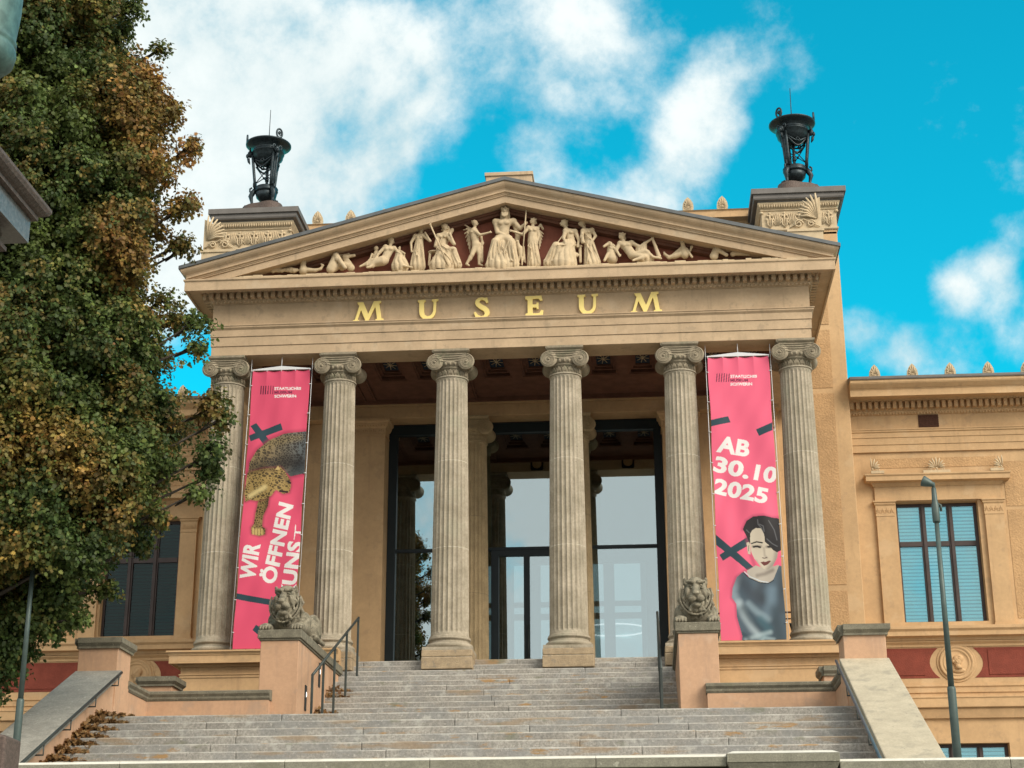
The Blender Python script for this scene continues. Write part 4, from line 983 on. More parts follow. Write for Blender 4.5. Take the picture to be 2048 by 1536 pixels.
def pediment():
    FZ = 531
    # bearded enthroned man in the centre
    S = region([(965, 405), (1045, 535)])
    human(S, (1010, 424, .06), (1008, 450, .02), (1007, 476), [[(991, 444), (995, 465, .06), (1013, 472, .14)], [(1027, 443), (1040, 457, .03), (1049, 449, .10)]],
          [[(990, 482, .22), (986, 524, .16)], [(1022, 482, .22), (1024, 524, .18)]], 1.38, (0, -1), .8, True)
    drape(S, (1006, 494, .06), (1002, 532, .10), .20, .34, 13, .022, .5); drape(S, (991, 484, .22), (984, 530, .18), .105, .15, 9, .024, 1); drape(S, (1022, 484, .22), (1026, 530, .18), .105, .14, 9, .024, 2); S.cap(J((996, 478, .08)), J((1018, 478, .08)), .10, .10, .03)
    folds(S, [[(988, 480, .3), (980, 505, .3), (972, 528, .25)], [(995, 482, .3), (1000, 508, .32), (992, 527, .3)], [(1018, 480, .3), (1008, 505, .33), (1012, 528, .33)], [(1024, 482, .3), (1026, 505, .33), (1030, 528, .28)], [(1002, 478, .28), (1004, 494, .3), (1014, 505, .32)]], .018)
    S.line([J((1026, 440, -.05)), J((1036, 470, -.05)), J((1030, 500, -.05))], [.06, .07, .05], .03)
    S.ell(J((1005, 530, .08)), (.46, .24, .05), .02)
    statue(S, 'seated bearded man with bare chest and draped lap at the centre of the pediment')
    b = MB(); p0, p1 = J((1053, 414, .18)), J((1045, 512, .14)); b.tube([p0, p1], .016, 8); b.ell(p0, (.03, .03, .05), 8, 6)
    setp(b.build('staff', 'figure_plaster'), 'long upright staff held by the seated bearded man', 'staff')
    # eagle
    S = region([(1028, 478), (1056, 535)], .1)
    S.cap(J((1040, 497, .12)), J((1042, 515, .1)), .075, .06, .03); S.cap(J((1036, 487, .14)), J((1039, 498, .12)), .038, .06, .02); S.ell(J((1035, 483, .15)), (.042, .045, .038), .02); S.cap(J((1031, 484, .18)), J((1028, 488, .2)), .014, .008, .01)
    for k in range(4): S.cap(J((1047-k*1.2, 493+k*2, .06+.03*k)), J((1051-k*2.4, 526-k*1.5, .04+.03*k)), .026, .012, .008)
    S.cap(J((1038, 515, .12)), J((1036, 530, .12)), .032, .02, .02); S.cap(J((1044, 515, .12)), J((1044, 530, .12)), .032, .02, .02)
    statue(S, 'perched eagle with folded wings between the central seated man and the winged woman', 'bird statue', 'eagle_statue')
    # winged youth, left of centre
    S = region([(925, 435), (982, 535)], .12)
    human(S, (950.5, 447, .02), (948, 466), (952, 489), [[(947, 460, .05), (960, 470, .1), (979, 465, .14)], [(950, 460, -.08), (962, 474, -.05), (965, 485, 0)]], [[(944, 510, .06), (933, 528, .05), (938, 531, .08)], [(959, 509), (958, 528), (965, 531, .04)]], .98, (.9, -.3))
    for k in range(7): S.cap(J((941, 458, -.08)), J((927+k*2.2, 460+k*7.5, -.1)), .024, .016, .012)
    for k in range(5): S.cap(J((940, 457, -.09)), J((930+k*2, 450+k*8, -.07)), .028, .018, .012)
    drape(S, (964, 482), (962, 522, -.05), .03, .06, 7, .01)
    statue(S, 'nude winged youth striding right and reaching towards the central seated man')
    # seated woman with long staff
    S = region([(851, 445), (926, 535)], .12)
    human(S, (891, 455, .03), (886, 475), (884, 497), [[(894, 470, .06), (908, 488, .1), (901, 470, .13)], [(877, 472, .05), (871, 492, .08), (884, 500, .16)]], [[(908, 500, .14), (914, 526, .1)], [(896, 502, .16), (898, 527, .14)]], 1.12, (.8, -.5), .5, female=True)
    drape(S, (888, 500, .05), (884, 532, .05), .16, .32, 12, .018, .3); drape(S, (906, 500, .12), (914, 530, .06), .09, .12, 9, .016, 1)
    folds(S, [[(876, 486, .16), (893, 497, .22), (909, 498, .24)], [(874, 495, .18), (892, 508, .24), (908, 528, .22)], [(870, 505, .16), (882, 516, .24), (890, 530, .24)], [(885, 472, .12), (880, 485, .14), (872, 500, .14)], [(866, 514, .14), (864, 524, .2), (858, 531, .18)]], .015)
    S.ell(J((868, 505, -.05)), (.16, .14, .04), .02); S.cap(J((860, 508, 0)), J((858, 530, 0)), .035, .03, .02)
    for k in (0, 1): S.cap(J((896+k*8, 456+k*4, -.02)), J((889-k*3, 492, -.06)), .05, .07, .03)
    statue(S, 'seated draped woman left of centre touching her chin, staff across her lap')
    b = MB(); p0, p1 = J((860, 448, .30)), J((897, 532, .30)); b.tube([p0, p1], .020, 8); b.tube([p0, p0+(p1-p0)*.03], .034, 8)
    setp(b.build('staff', 'figure_plaster'), 'long slanting staff leaning across the seated woman left of centre', 'staff')
    # standing woman
    S = region([(818, 450), (865, 536)], .1)
    human(S, (843, 460, .02), (839, 477), (838, 494), [[(846, 471, .05), (860, 482, .08), (852, 468, .12)], [(830, 472, .03), (822, 486, .04), (823, 501, .08)]], [[(836, 512), (833, 530)], [(843, 512), (842, 530)]], .88, (.6, -.7), .5, female=True)
    drape(S, (838, 488), (835, 532), .11, .20, 10, .016, 0); drape(S, (839, 474), (838, 490), .10, .10, 9, .008)
    folds(S, [[(842, 486, .1), (846, 508, .14), (849, 530, .14)], [(834, 490, .1), (832, 510, .15), (826, 530, .14)], [(829, 500, .1), (836, 512, .15), (838, 531, .16)]], .013)
    statue(S, 'standing woman in a long gathered gown at the left, hand raised to her chin')
    # reclining figure with child and draped rock
    S = region([(718, 470), (826, 540)], .1)
    human(S, (783, 482, .02), (778, 501, .05), (768, 522, .08), [[(771, 494, .08), (759, 505, .12), (750, 518, .16)], [(788, 497, .05), (799, 506, .05), (799, 498, .06)]], [[(744, 521, .12), (727, 530, .14), (720, 533, .16)], [(748, 528, .14), (740, 534, .2), (734, 535, .24)]], 1.05, (.7, .5), .3)
    S.cap(J((764, 522, .1)), J((736, 531, .12)), .13, .06, .03, fold=(9, .012, 0))
    S.ell(J((752.5, 497, .02)), (.062, .06, .07), .02); S.cap(J((752, 506, 0)), J((748, 522, 0)), .06, .075, .03); S.cap(J((744, 508, .05)), J((740, 519, .1)), .026, .022, .02)
    S.ell(J((801, 510, .04)), (.12, .1, .10), .03); drape(S, (799, 512, .05), (800, 532, .06), .12, .22, 9, .02); S.cap(J((806, 531, .2)), J((824, 535, .2)), .035, .025, .02)
    for k in range(6): S.ell(J((794+3*k, 503+2*(k % 3), .13)), (.028, .028, .028), .01)
    statue(S, 'nude figure reclining with its back turned, a child behind its shoulder')
    def horse(S, poll, muzzle, neck0, r=1.0, ear=-1):
        p, m, n = J(poll), J(muzzle), J(neck0)
        S.cap(n, p, .115*r, .078*r, .025, flat=.7); S.cap(p, p+(m-p)*.5, .078*r, .056*r, .015); S.cap(p+(m-p)*.5, m, .056*r, .044*r, .015); S.ell(m, (.050*r,)*3, .012); S.ell(p+(m-p)*.22+np.array((0, -.03, -.03))*r, (.075*r, .05*r, .07*r), .015)
        d = (m-p)/np.linalg.norm(m-p)
        for q in (-1, 1): S.cap(p+np.array((0, q*.03, .02)), p-d*.06*r+np.array((0, q*.04, .075*r)), .018*r, .006*r, .01)
        for k in range(7): S.ell(p+(n-p)*(k/7)+np.array((-.05*np.sign(d[0])*r, 0, .045*r)), (.034*r, .03*r, .04*r), .012)
        S.ell(p+(m-p)*.3+np.array((0, -.05*r, .015)), (.014*r, .012*r, .012*r), .01)
    S = region([(655, 500), (716, 545)], .1)
    horse(S, (672, 511, .12), (690, 535, .2), (662, 538, .1), 1.05); S.ell(J((684, 531, 0)), (.22, .12, .10), .04); S.ell(J((668, 534, .05)), (.13, .12, .13), .04)
    horse(S, (689, 514, 0), (708, 511, 0), (702, 536, 0), .85); horse(S, (680, 512, -.08), (697, 508, -.06), (684, 536, -.06), .7)
    statue(S, 'group of horse heads with flowing manes rising at the left of the pediment', 'statue', 'horse_sculpture')
    S = region([(532, 520), (650, 545)], .08)
    S.ell(J((607, 525, .05)), (.075, .075, .085), .02); S.cap(J((606, 531, .03)), J((607, 541, .03)), .07, .12, .03)
    for k in range(8): S.ell(J((600+2*k, 519+1.2*(k % 3), .06)), (.026, .03, .026), .01)
    for k in range(9): S.cap(J((540+k*6, 540+1.5*sin(k*1.7), .05)), J((546+k*6, 541-1.8*sin(k*1.9), .05)), .05+.02*sin(k), .045, .02)
    S.line([J((612, 540, .05)), J((630, 541, .05)), J((641, 538, .05)), J((646, 531, .05)), J((642, 528, .05))], [.07, .05, .035, .028, .02], .02)
    statue(S, 'small sea creature bust with curled tail near the left end of the pediment')
    # right half
    S = region([(1022, 432), (1090, 532)], .1)
    human(S, (1065.5, 443, .02), (1066, 462), (1065, 480), [[(1057, 456, .05), (1045, 469, .1), (1024, 462, .16)], [(1074, 458), (1078, 472), (1074, 484, .05)]], [[(1063, 500), (1062, 524)], [(1070, 500), (1072, 524)]], 1.0, (-.7, -.6), .3, female=True)
    drape(S, (1065, 470), (1066, 484), .11, .12, 9, .01); drape(S, (1065, 484), (1068, 528), .12, .17, 11, .016, 2)
    folds(S, [[(1060, 484, .1), (1056, 492, .14), (1066, 500, .15)], [(1070, 486, .1), (1072, 506, .14), (1078, 526, .12)], [(1062, 496, .12), (1062, 510, .15), (1060, 526, .15)]], .013)
    for k in range(6): S.cap(J((1075, 458, -.08)), J((1087-k*1.6, 468+k*6, -.1)), .026, .014, .012)
    S.line([J((1076, 456, -.06)), J((1081, 450, -.08)), J((1086, 458, -.1))], [.03, .034, .03], .02)
    statue(S, 'standing winged woman in a long gown reaching left towards the central seated man')
    S = region([(1086, 436), (1170, 532)], .12)
    human(S, (1127, 447, .03), (1138, 467), (1143, 488), [[(1131, 462, .08), (1127, 476, .14), (1131, 485, .18)], [(1150, 463, .02), (1158, 480, .04), (1156, 490, .1)]], [[(1110, 492, .16), (1096, 521, .1)], [(1118, 494, .18), (1112, 522, .16)]], 1.1, (-.9, -.4), .3, female=True)
    drape(S, (1136, 492, .04), (1128, 528, .05), .18, .34, 12, .018, 1); drape(S, (1112, 491, .14), (1098, 526, .08), .10, .14, 9, .016, 2)
    folds(S, [[(1146, 480, .1), (1128, 490, .22), (1110, 490, .26)], [(1150, 488, .12), (1132, 502, .24), (1112, 520, .24)], [(1150, 498, .12), (1138, 512, .22), (1128, 528, .24)], [(1106, 496, .24), (1100, 510, .22), (1090, 525, .18)]], .015)
    S.ell(J((1156, 493, 0)), (.12, .1, .035), .02); S.cap(J((1160, 496, .02)), J((1161, 524, .02)), .04, .035, .02); S.ell(J((1152, 510, .06)), (.07, .05, .07), .02)
    S.cap(J((1113, 488, .2)), J((1126, 470, .1)), .014, .014, .01)
    statue(S, 'seated draped woman right of centre facing left, leaning on her stool')
    S = region([(1158, 436), (1203, 532)], .12)
    human(S, (1163, 447, .02), (1174, 466), (1178, 488), [[(1166, 462, .08), (1163, 474, .13), (1166, 482, .16)], [(1184, 460), (1191, 472, .03), (1182, 486, .1)]], [[(1180, 506), (1178, 526)], [(1186, 506), (1188, 526)]], 1.0, (-.9, -.4), .6, female=True)
    drape(S, (1178, 484), (1185, 528), .12, .21, 11, .018, 0); folds(S, [[(1170, 484, .1), (1180, 500, .15), (1196, 526, .12)], [(1174, 488, .12), (1176, 508, .15), (1174, 528, .14)], [(1182, 480, .1), (1190, 500, .13), (1199, 520, .1)], [(1168, 462, .1), (1176, 474, .12), (1184, 480, .1)]], .014)
    S.cap(J((1165.5, 474, .16)), J((1165.5, 484, .16)), .03, .05, .02); S.cap(J((1165.5, 468, .16)), J((1165.5, 474, .16)), .024, .018, .01)
    statue(S, 'standing woman leaning left behind the seated woman with a small jug in hand')
    S = region([(1205, 460), (1330, 526)], .1)
    human(S, (1243, 473, .03), (1252, 493, .02), (1266, 511, .06), [[(1240, 487, .05), (1232, 500, .08), (1238, 509, .12)], [(1263, 486), (1279, 494, .04), (1303, 478, .08)]], [[(1292, 503, .12), (1306, 514, .14), (1322, 517, .16)], [(1290, 514, .16), (1272, 519, .22), (1266, 521, .26)]], 1.12, (-.6, -.7), .5)
    drape(S, (1280, 500, -.02), (1290, 518, .0), .12, .22, 9, .018); S.cap(J((1290, 487, .02)), J((1284, 515, .02)), .05, .12, .03, fold=(9, .014, 1))
    S.line([J((1305, 477, .1)), J((1311, 493, .1)), J((1318, 513, .1))], [.035, .04, .055], .015)
    S.ell(J((1219, 488, .04)), (.075, .08, .065), .02); S.cap(J((1214, 489, .1)), J((1208, 493, .14)), .04, .032, .02); S.cap(J((1221, 496)), J((1224, 518)), .09, .14, .03); S.cap(J((1216, 508, .08)), J((1209, 521, .16)), .045, .035, .02)
    for k in range(8): S.ell(J((1221+2.4*(k % 4), 490+5*(k//4)+2*(k % 2), .08)), (.035, .04, .035), .01)
    statue(S, 'reclining youth propped against a lion at the right of the pediment')
    S = region([(1325, 472), (1385, 522)], .1)
    S.ell(J((1364.7, 484, .04)), (.062, .062, .078), .015); S.cap(J((1366, 492)), J((1370, 510)), .06, .10, .03); S.cap(J((1373, 498, .03)), J((1384, 514, .08)), .035, .03, .02)
    for k in range(4): S.cap(J((1362+3*k, 478, .02)), J((1360+4*k, 472.5, .02)), .016, .006, .008)
    S.line([J((1366, 506, -.02)), J((1350, 512)), J((1338, 515)), J((1330, 509)), J((1328, 505))], [.08, .07, .05, .035, .025], .02)
    for k in range(4): S.cap(J((1362, 497, -.04)), J((1345+k*4, 510, -.03)), .04, .03, .012)
    S.cap(J((1380, 502)), J((1385, 492)), .03, .02, .015); S.ell(J((1383, 494)), (.04, .03, .045), .015)
    statue(S, 'small fish-tailed crowned figure right of the reclining youth')
    S = region([(1420, 482), (1460, 515)], .1)
    horse(S, (1433, 498, .05), (1453, 510, .1), (1428, 512, .05), .95); S.line([J((1431, 494, .08)), J((1427, 489, .08)), J((1431, 484, .08))], [.02, .016, .006], .01); S.line([J((1434, 494)), J((1436, 489, -.03))], [.02, .008], .01)
    statue(S, 'larger horned bull head near the right end of the pediment', 'statue', 'bull_sculpture')
    S = region([(1462, 490), (1500, 512)], .1)
    horse(S, (1473, 502, .05), (1492, 506, .08), (1466, 508, .05), .62); S.cap(J((1466, 498, .03)), J((1466, 492, .03)), .014, .006, .01); S.cap(J((1470, 507, .05)), J((1498, 509, .05)), .06, .04, .02)
    statue(S, 'smaller lying bull head at the far right corner of the pediment', 'statue', 'bull_sculpture')
pediment()

# ------------------------------------------------------------------ crouching stone lions
def lion(sg, turn):
    S = SDF((-.60, -.62, -.02), (.60, 2.4, 1.16), .0118); z = lambda *a: np.array(a, float)
    # trunk, haunches, tail
    S.cap((0, .45, .42), (0, 1.75, .38), .33, .30, .08); S.ell((0, .28, .40), (.36, .34, .40), .08)
    for q in (-1, 1):
        S.ell((q*.30, 1.60, .36), (.19, .40, .36), .05); S.cap((q*.40, 1.40, .12), (q*.43, 1.05, .08), .10, .085, .04)
        for k in range(3): S.cap((q*.43+(k-1)*.05, 1.0, .08), (q*.43+(k-1)*.055, .93, .05), .045, .035, .012)
        S.cap((q*.33, .55, .20), (q*.36, -.02, .12), .135, .105, .05); S.ell((q*.35, .45, .33), (.14, .26, .22), .05)
        S.ell((q*.36, -.22, .09), (.135, .20, .10), .03)
        for k in range(4):
            x = q*.36+(k-1.5)*.064
            S.cap((x, -.28, .115), (x, -.40, .075), .043, .040, .010); S.ell((x, -.425, .045), (.026, .03, .035), .008)
    S.line([z(.30, 2.0, .25), z(.50, 1.8, .10), z(.52, 1.3, .07), z(.50, .95, .10)], [.06, .05, .045, .06], .02)
    # head, turned by "turn"
    T = np.array(Matrix.Rotation(turn, 3, 'Z')); c0 = z(0, .02, .80)
    H = lambda *a: c0+T@z(*a)
    S.cap((0, .25, .50), H(0, .10, -.02), .32, .26, .08)
    S.ell(H(0, .06, .03), (.235, .26, .235), .04); S.ell(H(0, -.02, -.20), (.205, .24, .22), .04)
    S.cap(H(0, -.13, .06), H(0, -.315, -.155), .085, .078, .04); S.ell(H(0, -.335, -.13), (.085, .05, .035), .02)   # bridge of the nose
    for q in (-1, 1):
        S.ell(H(q*.085, -.275, -.255), (.100, .095, .082), .02)                    # muzzle pads
        S.cap(H(q*.055, -.215, .105), H(q*.185, -.165, .125), .042, .036, .015)   # brows
        S.ell(H(q*.175, -.13, -.11), (.075, .10, .13), .03)                      # cheeks
        S.ell(H(q*.118, -.225, .040), (.062, .060, .040), .012, sub=True)
        S.ell(H(q*.118, -.172, .038), (.038, .036, .028), .004)
        S.cap(H(q*.07, -.215, -.005), H(q*.165, -.185, -.010), .014, .012, .010)
        S.line([H(q*.10, -.235, -.05), H(q*.155, -.235, -.14), H(q*.185, -.19, -.24)], .013, .015, sub=True)
        S.cap(H(q*.215, .0, .12), H(q*.235, -.03, .20), .06, .035, .02); S.ell(H(q*.236, -.07, .155), (.022, .025, .045), .01, sub=True)
        S.line([H(0, -.375, -.295), H(q*.05, -.375, -.335), H(q*.12, -.335, -.335), H(q*.185, -.24, -.29)], .015, .010, sub=True)
        S.ell(H(q*.036, -.392, -.175), (.020, .03, .014), .008, sub=True)
    S.ell(H(0, -.375, -.165), (.072, .034, .030), .008); S.line([H(0, -.41, -.20), H(0, -.385, -.295)], .012, .010, sub=True)
    S.ell(H(0, -.22, -.385), (.115, .095, .065), .035)
    S.cap(H(0, -.14, .22), H(0, -.19, .10), .013, .013, .015, sub=True)
    # mane: locks running down and back around the face
    r = random.Random(5)
    for ring, (ra, yy, n, ln) in enumerate(((.225, -.10, 15, .17), (.275, -.01, 17, .22), (.32, .09, 19, .25))):
        for k in range(n):
            a = -.5+k/(n-1)*(pi+1.0); sx_, sz_ = cos(a), -sin(a)
            if sz_ > .45: continue
            p = H(sx_*ra, yy, sz_*ra*1.35-.10); d = z(-sx_*.05+.25*sx_*(sz_ > -.2), .06, -1.0)*(.8 if sz_ < -.5 else 1)
            m = p+d*ln*.55+z(.035*(1 if k % 2 else -1), -.02, 0); e = p+d*ln+z(-.03*sx_, -.03, 0)
            S.line([p, m, e], [.026, .036, .014], .007)
    for R_ in (.30, .36):                                                          # rim of the ruff sweeping under the beard
        S.line([H(cos(a)*R_, -.06-.10*sin(a), -.16-sin(a)*R_*1.15) for a in [-.4+i*(pi+.8)/16 for i in range(17)]], .022, .012)
    for k in range(7):
        a = -.9+1.8*k/6; S.line([H(sin(a)*.15, -.22+.05*abs(a), -.40), H(sin(a)*.19+.015*(-1)**k, -.17, -.48), H(sin(a)*.15, -.12, -.55)], [.030, .034, .010], .018)
    me = S.mesh('stone_lion')
    o = link_mesh('stone_lion', me, 'lion_stone')
    M = Matrix.Translation((sg*4.29, -5.18, -.445)); me.transform(Matrix.Translation((0, 0, 0))); o.matrix_world = M
    o.scale = (.93, 1, .98)
    setp(o, 'weathered stone lion lying beside the handrail pier, head turned slightly away' if sg < 0 else 'weathered stone lion facing straight ahead beside the portrait banner', 'lion statue', 'crouching lions flanking the steps')
lion(-1, radians(-5)); lion(1, radians(0))

# ------------------------------------------------------------------ bronze braziers on the towers
def brazier(x, y, z, label, rot=0.0):
    t = empty('bronze_brazier', (x, y, z), label, 'brazier', 'braziers on the corner towers')
    p = MB()
    n = 60; pts = []
    for i in range(n):
        a = 2*pi*i/n; r = .60+.10*cos(3*(a-rot)); pts.append((x+r*cos(a), y+r*sin(a)))
    p.prism(pts, 'z', z-.35, z+.02); p.prism([(x+(u-x)*.88, y+(v-y)*.88) for u, v in pts], 'z', z+.02, z+.07); p.box(x-.55, x+.55, y-.55, y+.55, z-.7, z-.35)
    p.build('plinth', 'brown_granite', t)
    b = MB(); H = 2.12
    b.lathe([(0, 1.42), (.20, 1.44), (.36, 1.52), (.46, 1.64), (.48, 1.76), (.50, 1.77), (.50, 1.80), (.46, 1.83), (.47, 1.90), (.56, 1.96), (.66, 2.00), (.70, 2.03), (.70, 2.06), (.64, 2.09), (.58, 2.05), (.40, 2.0), (0, 1.98)], (x, y, z), 48)
    b.build('bowl', 'dark_bronze', t)
    r = MB(); r.lathe([(.26, .52), (.34, .54), (.36, .58), (.33, .62), (.36, .65), (.33, .69), (.26, .70), (.24, .60)], (x, y, z), 40); r.lathe([(.05, .25), (.20, .28), (.30, .38), (.33, .50), (.30, .52), (.05, .5)], (x, y, z), 32); r.tube([(x, y, z+.0), (x, y, z+.3)], .06, 10)
    r.build('lower_ring', 'dark_bronze', t)
    st = MB(); st.tube([(x, y, z+.5), (x, y, z+1.55)], .045, 10); st.tube([(x, y, z+.9), (x, y, z+1.0)], .06, 10); st.build('centre_stem', 'dark_bronze', t)
    for k in range(3):
        a = rot+2*pi*k/3; ca, sa = cos(a), sin(a); R = lambda rr, zz, s=0: (x+rr*ca-s*sa, y+rr*sa+s*ca, z+zz)
        l = MB()
        for s in (-.055, 0, .055): l.tube([R(.35, .66, s), R(.38, .95, s*1.15), R(.43, 1.35, s*1.3), R(.47, 1.68, s*1.4)], .044, 8)
        l.tube([R(.34, .62), R(.42, .50), R(.47, .40), R(.44, .28), R(.42, .18), R(.48, .10), R(.58, .07)], [.07, .085, .075, .05, .045, .055, .06], 10)
        l.tube([R(.42, .50), R(.50, .56), R(.50, .64), R(.44, .68)], .03, 6)
        for s in (-.05, 0, .05): l.ell(R(.62, .065, s), (.035, .035, .035), 8, 5)
        l.box(x+.36*ca-.05, x+.36*ca+.05, y+.36*sa-.05, y+.36*sa+.05, z+.70, z+.82)
        leg = l.build('leg', 'dark_bronze', t)
        h = MB(); c = R(.55, 1.74); h.ell(c, (.085, .085, .11), 12, 8); h.ell(R(.63, 1.68), (.05, .05, .07), 10, 6)
        for s in (-1, 1):
            pts = [R(.55+.02*i/10, 1.80+.07*sin(2*pi*i/14), s*(.07+.07*(1-cos(2*pi*i/14))*.6)) for i in range(13)]; h.tube(pts, [.034-.002*i for i in range(13)], 6)
        h.tube([R(.60, 1.60), R(.58, 1.50), R(.54, 1.42)], [.045, .04, .01], 8)
        h.build('ram_head', 'dark_bronze', t)
        g = MB()
        a2 = a+2*pi/3
        for dip, rr in ((.20, .45), (.34, .43)):
            pts = []
            for i in range(13):
                u = i/12; aa = a+(a2-a)*u; d = rr*(1-.32*sin(pi*u)); pts.append((x+d*cos(aa), y+d*sin(aa), z+1.62-dip*sin(pi*u)))
            g.tube(pts, [.016+.012*sin(pi*i/12) for i in range(13)], 6)
        m = (a+a2)/2; fx, fy = x+.33*cos(m), y+.33*sin(m)
        for q in range(6): g.ell((fx+.05*cos(q)*-sin(m), fy+.05*cos(q)*cos(m), z+1.46+.05*sin(q)), (.03, .03, .03), 6, 4)
        q0 = (x+.36*cos(a), y+.36*sin(a)); q1 = (x+.36*cos(a2), y+.36*sin(a2))
        g.tube([(q0[0], q0[1], z+.80), (x+.20*cos(m), y+.20*sin(m), z+1.08), (q1[0], q1[1], z+1.35)], .014, 6); g.tube([(q1[0], q1[1], z+.80), (x+.20*cos(m), y+.20*sin(m), z+1.08), (q0[0], q0[1], z+1.35)], .014, 6)
        g.ell((x+.20*cos(m), y+.20*sin(m), z+1.08), (.04, .04, .04), 8, 5)
        g.build('garland', 'dark_bronze', t)
        hd = MB(); a3 = a; cx, cy = x+.66*cos(a3), y+.66*sin(a3)
        pts = [(cx-sin(a3)*.095*sin(2*pi*i/20), cy+cos(a3)*.095*sin(2*pi*i/20), z+2.20-.14*cos(2*pi*i/20)) for i in range(21)]
        hd.tube(pts, .030, 8); hd.ell((cx, cy, z+2.22), (.035, .035, .06), 8, 6); hd.tube([(cx-sin(a3)*.07*sin(4*pi*i/16)*(1-i/16), cy+cos(a3)*.07*sin(4*pi*i/16)*(1-i/16), z+2.2-.08*cos(4*pi*i/16)*(1-i/16)) for i in range(17)], .014, 5)
        hd.build('handle', 'dark_bronze', t)
    MB().tube([(x, y, z+2.0), (x+.01, y, z+3.22)], [.018, .010], 6).build('lightning_rod', 'dark_bronze', t)
    t.scale = (1, 1, 1.07)
brazier(-8.0, 6.45, 14.84, 'dark bronze brazier on the left tower seen against white cloud', radians(-48))
brazier(8.12, 6.45, 14.84, 'dark bronze brazier on the right tower seen against blue sky', radians(-138+8))

# ------------------------------------------------------------------ printed banners
def lin(r, g, b):
    f = lambda c: (c/255/12.92) if c/255 <= .04045 else ((c/255+.055)/1.055)**2.4
    return np.array([f(r), f(g), f(b)])
def text_tris(s, bold=0.0):
    cu = bpy.data.curves.new('t', 'FONT'); cu.body = s; cu.offset = bold; cu.space_character = 1.04; cu.resolution_u = 4
    o = bpy.data.objects.new('t', cu); COL.objects.link(o); dg = bpy.context.evaluated_depsgraph_get(); me = o.evaluated_get(dg).to_mesh(); me.calc_loop_triangles()
    V = np.array([v.co[:2] for v in me.vertices]); T = V[np.array([t.vertices[:] for t in me.loop_triangles])]
    bpy.data.objects.remove(o); bpy.data.curves.remove(cu); return T
def in_poly(X, Y, P):
    r = np.zeros(X.shape, bool); n = len(P)
    for i in range(n):
        x0, y0 = P[i]; x1, y1 = P[(i+1) % n]
        if y0 == y1: continue
        c = ((y0 > Y) != (y1 > Y)) & (X < (x1-x0)*(Y-y0)/(y1-y0)+x0); r ^= c
    return r
def seg_d(X, Y, P):
    d = np.full(X.shape, 1e9)
    for (x0, y0), (x1, y1) in zip(P[:-1], P[1:]):
        vx, vy = x1-x0, y1-y0; t = np.clip(((X-x0)*vx+(Y-y0)*vy)/(vx*vx+vy*vy), 0, 1); d = np.minimum(d, np.hypot(X-x0-t*vx, Y-y0-t*vy))
    return d
class Art:
    """a print drawn in the photograph's pixel grid, sampled at the fabric's vertices"""
    def __init__(s, X, Y, base): s.X, s.Y = X, Y; s.C = np.tile(base, (len(X), 1))
    def fill(s, m, c, a=1.0):
        a = np.broadcast_to(a, m.shape)*m; s.C = s.C*(1-a[:, None])+np.array(c)*a[:, None]
    def poly(s, P, c, a=1.0): s.fill(in_poly(s.X, s.Y, P), c, a)
    def line(s, P, w, c, a=1.0): s.fill(seg_d(s.X, s.Y, P) < w, c, a)
    def soft(s, P, w, c, a=1.0, m=None):
        k = np.clip(1-seg_d(s.X, s.Y, P)/w, 0, 1); k = k*k*(3-2*k)*a
        s.fill(np.ones(len(s.X), bool) if m is None else m, c, k)
    def text(s, st, p0, p1, cap, c, bold=.042):
        """baseline from p0 to p1 (pixels), cap height in pixels"""
        T = text_tris(st, bold); x0 = T[..., 0].min(); x1 = T[..., 0].max(); H = .729
        d = np.array(p1, float)-p0; L = np.linalg.norm(d); d /= L; n = np.array([d[1], -d[0]])
        u = ((s.X-p0[0])*d[0]+(s.Y-p0[1])*d[1])/L*(x1-x0)+x0; v = ((s.X-p0[0])*n[0]+(s.Y-p0[1])*n[1])/cap*H
        m = np.zeros(len(s.X), bool); near = np.where((u > x0-.05) & (u < x1+.05) & (v > -.3) & (v < 1.2))[0]
        U, V = u[near], v[near]; mm = np.zeros(len(near), bool)
        for a, b, q in T:
            k = np.where((U >= min(a[0], b[0], q[0])) & (U <= max(a[0], b[0], q[0])) & (V >= min(a[1], b[1], q[1])) & (V <= max(a[1], b[1], q[1])))[0]
            if not len(k): continue
            cr = lambda p, r: (r[0]-p[0])*(V[k]-p[1])-(r[1]-p[1])*(U[k]-p[0])
            c1, c2, c3 = cr(a, b), cr(b, q), cr(q, a); mm[k] |= ((c1 >= 0) & (c2 >= 0) & (c3 >= 0)) | ((c1 <= 0) & (c2 <= 0) & (c3 <= 0))
        m[near] = mm; s.fill(m, c)
WHT, TEAL, PNK = lin(226, 224, 222), lin(44, 68, 78), lin(210, 80, 110)
def logo(A, x, y):
    for k in range(6): A.poly([(x+k*4.8+2, y), (x+k*4.8+3.6, y), (x+k*4.8+2.3, y+17), (x+k*4.8+.7, y+17)], lin(70, 30, 50))
    A.text('STAATLICHES', (x+29, y+8.2), (x+81.5, y+7.8), 5.4, WHT); A.text('MUSEUM', (x+29, y+16), (x+64, y+15.6), 5.2, lin(110, 40, 70)); A.text('SCHWERIN', (x+29, y+24), (x+72, y+23.2), 5.6, WHT)
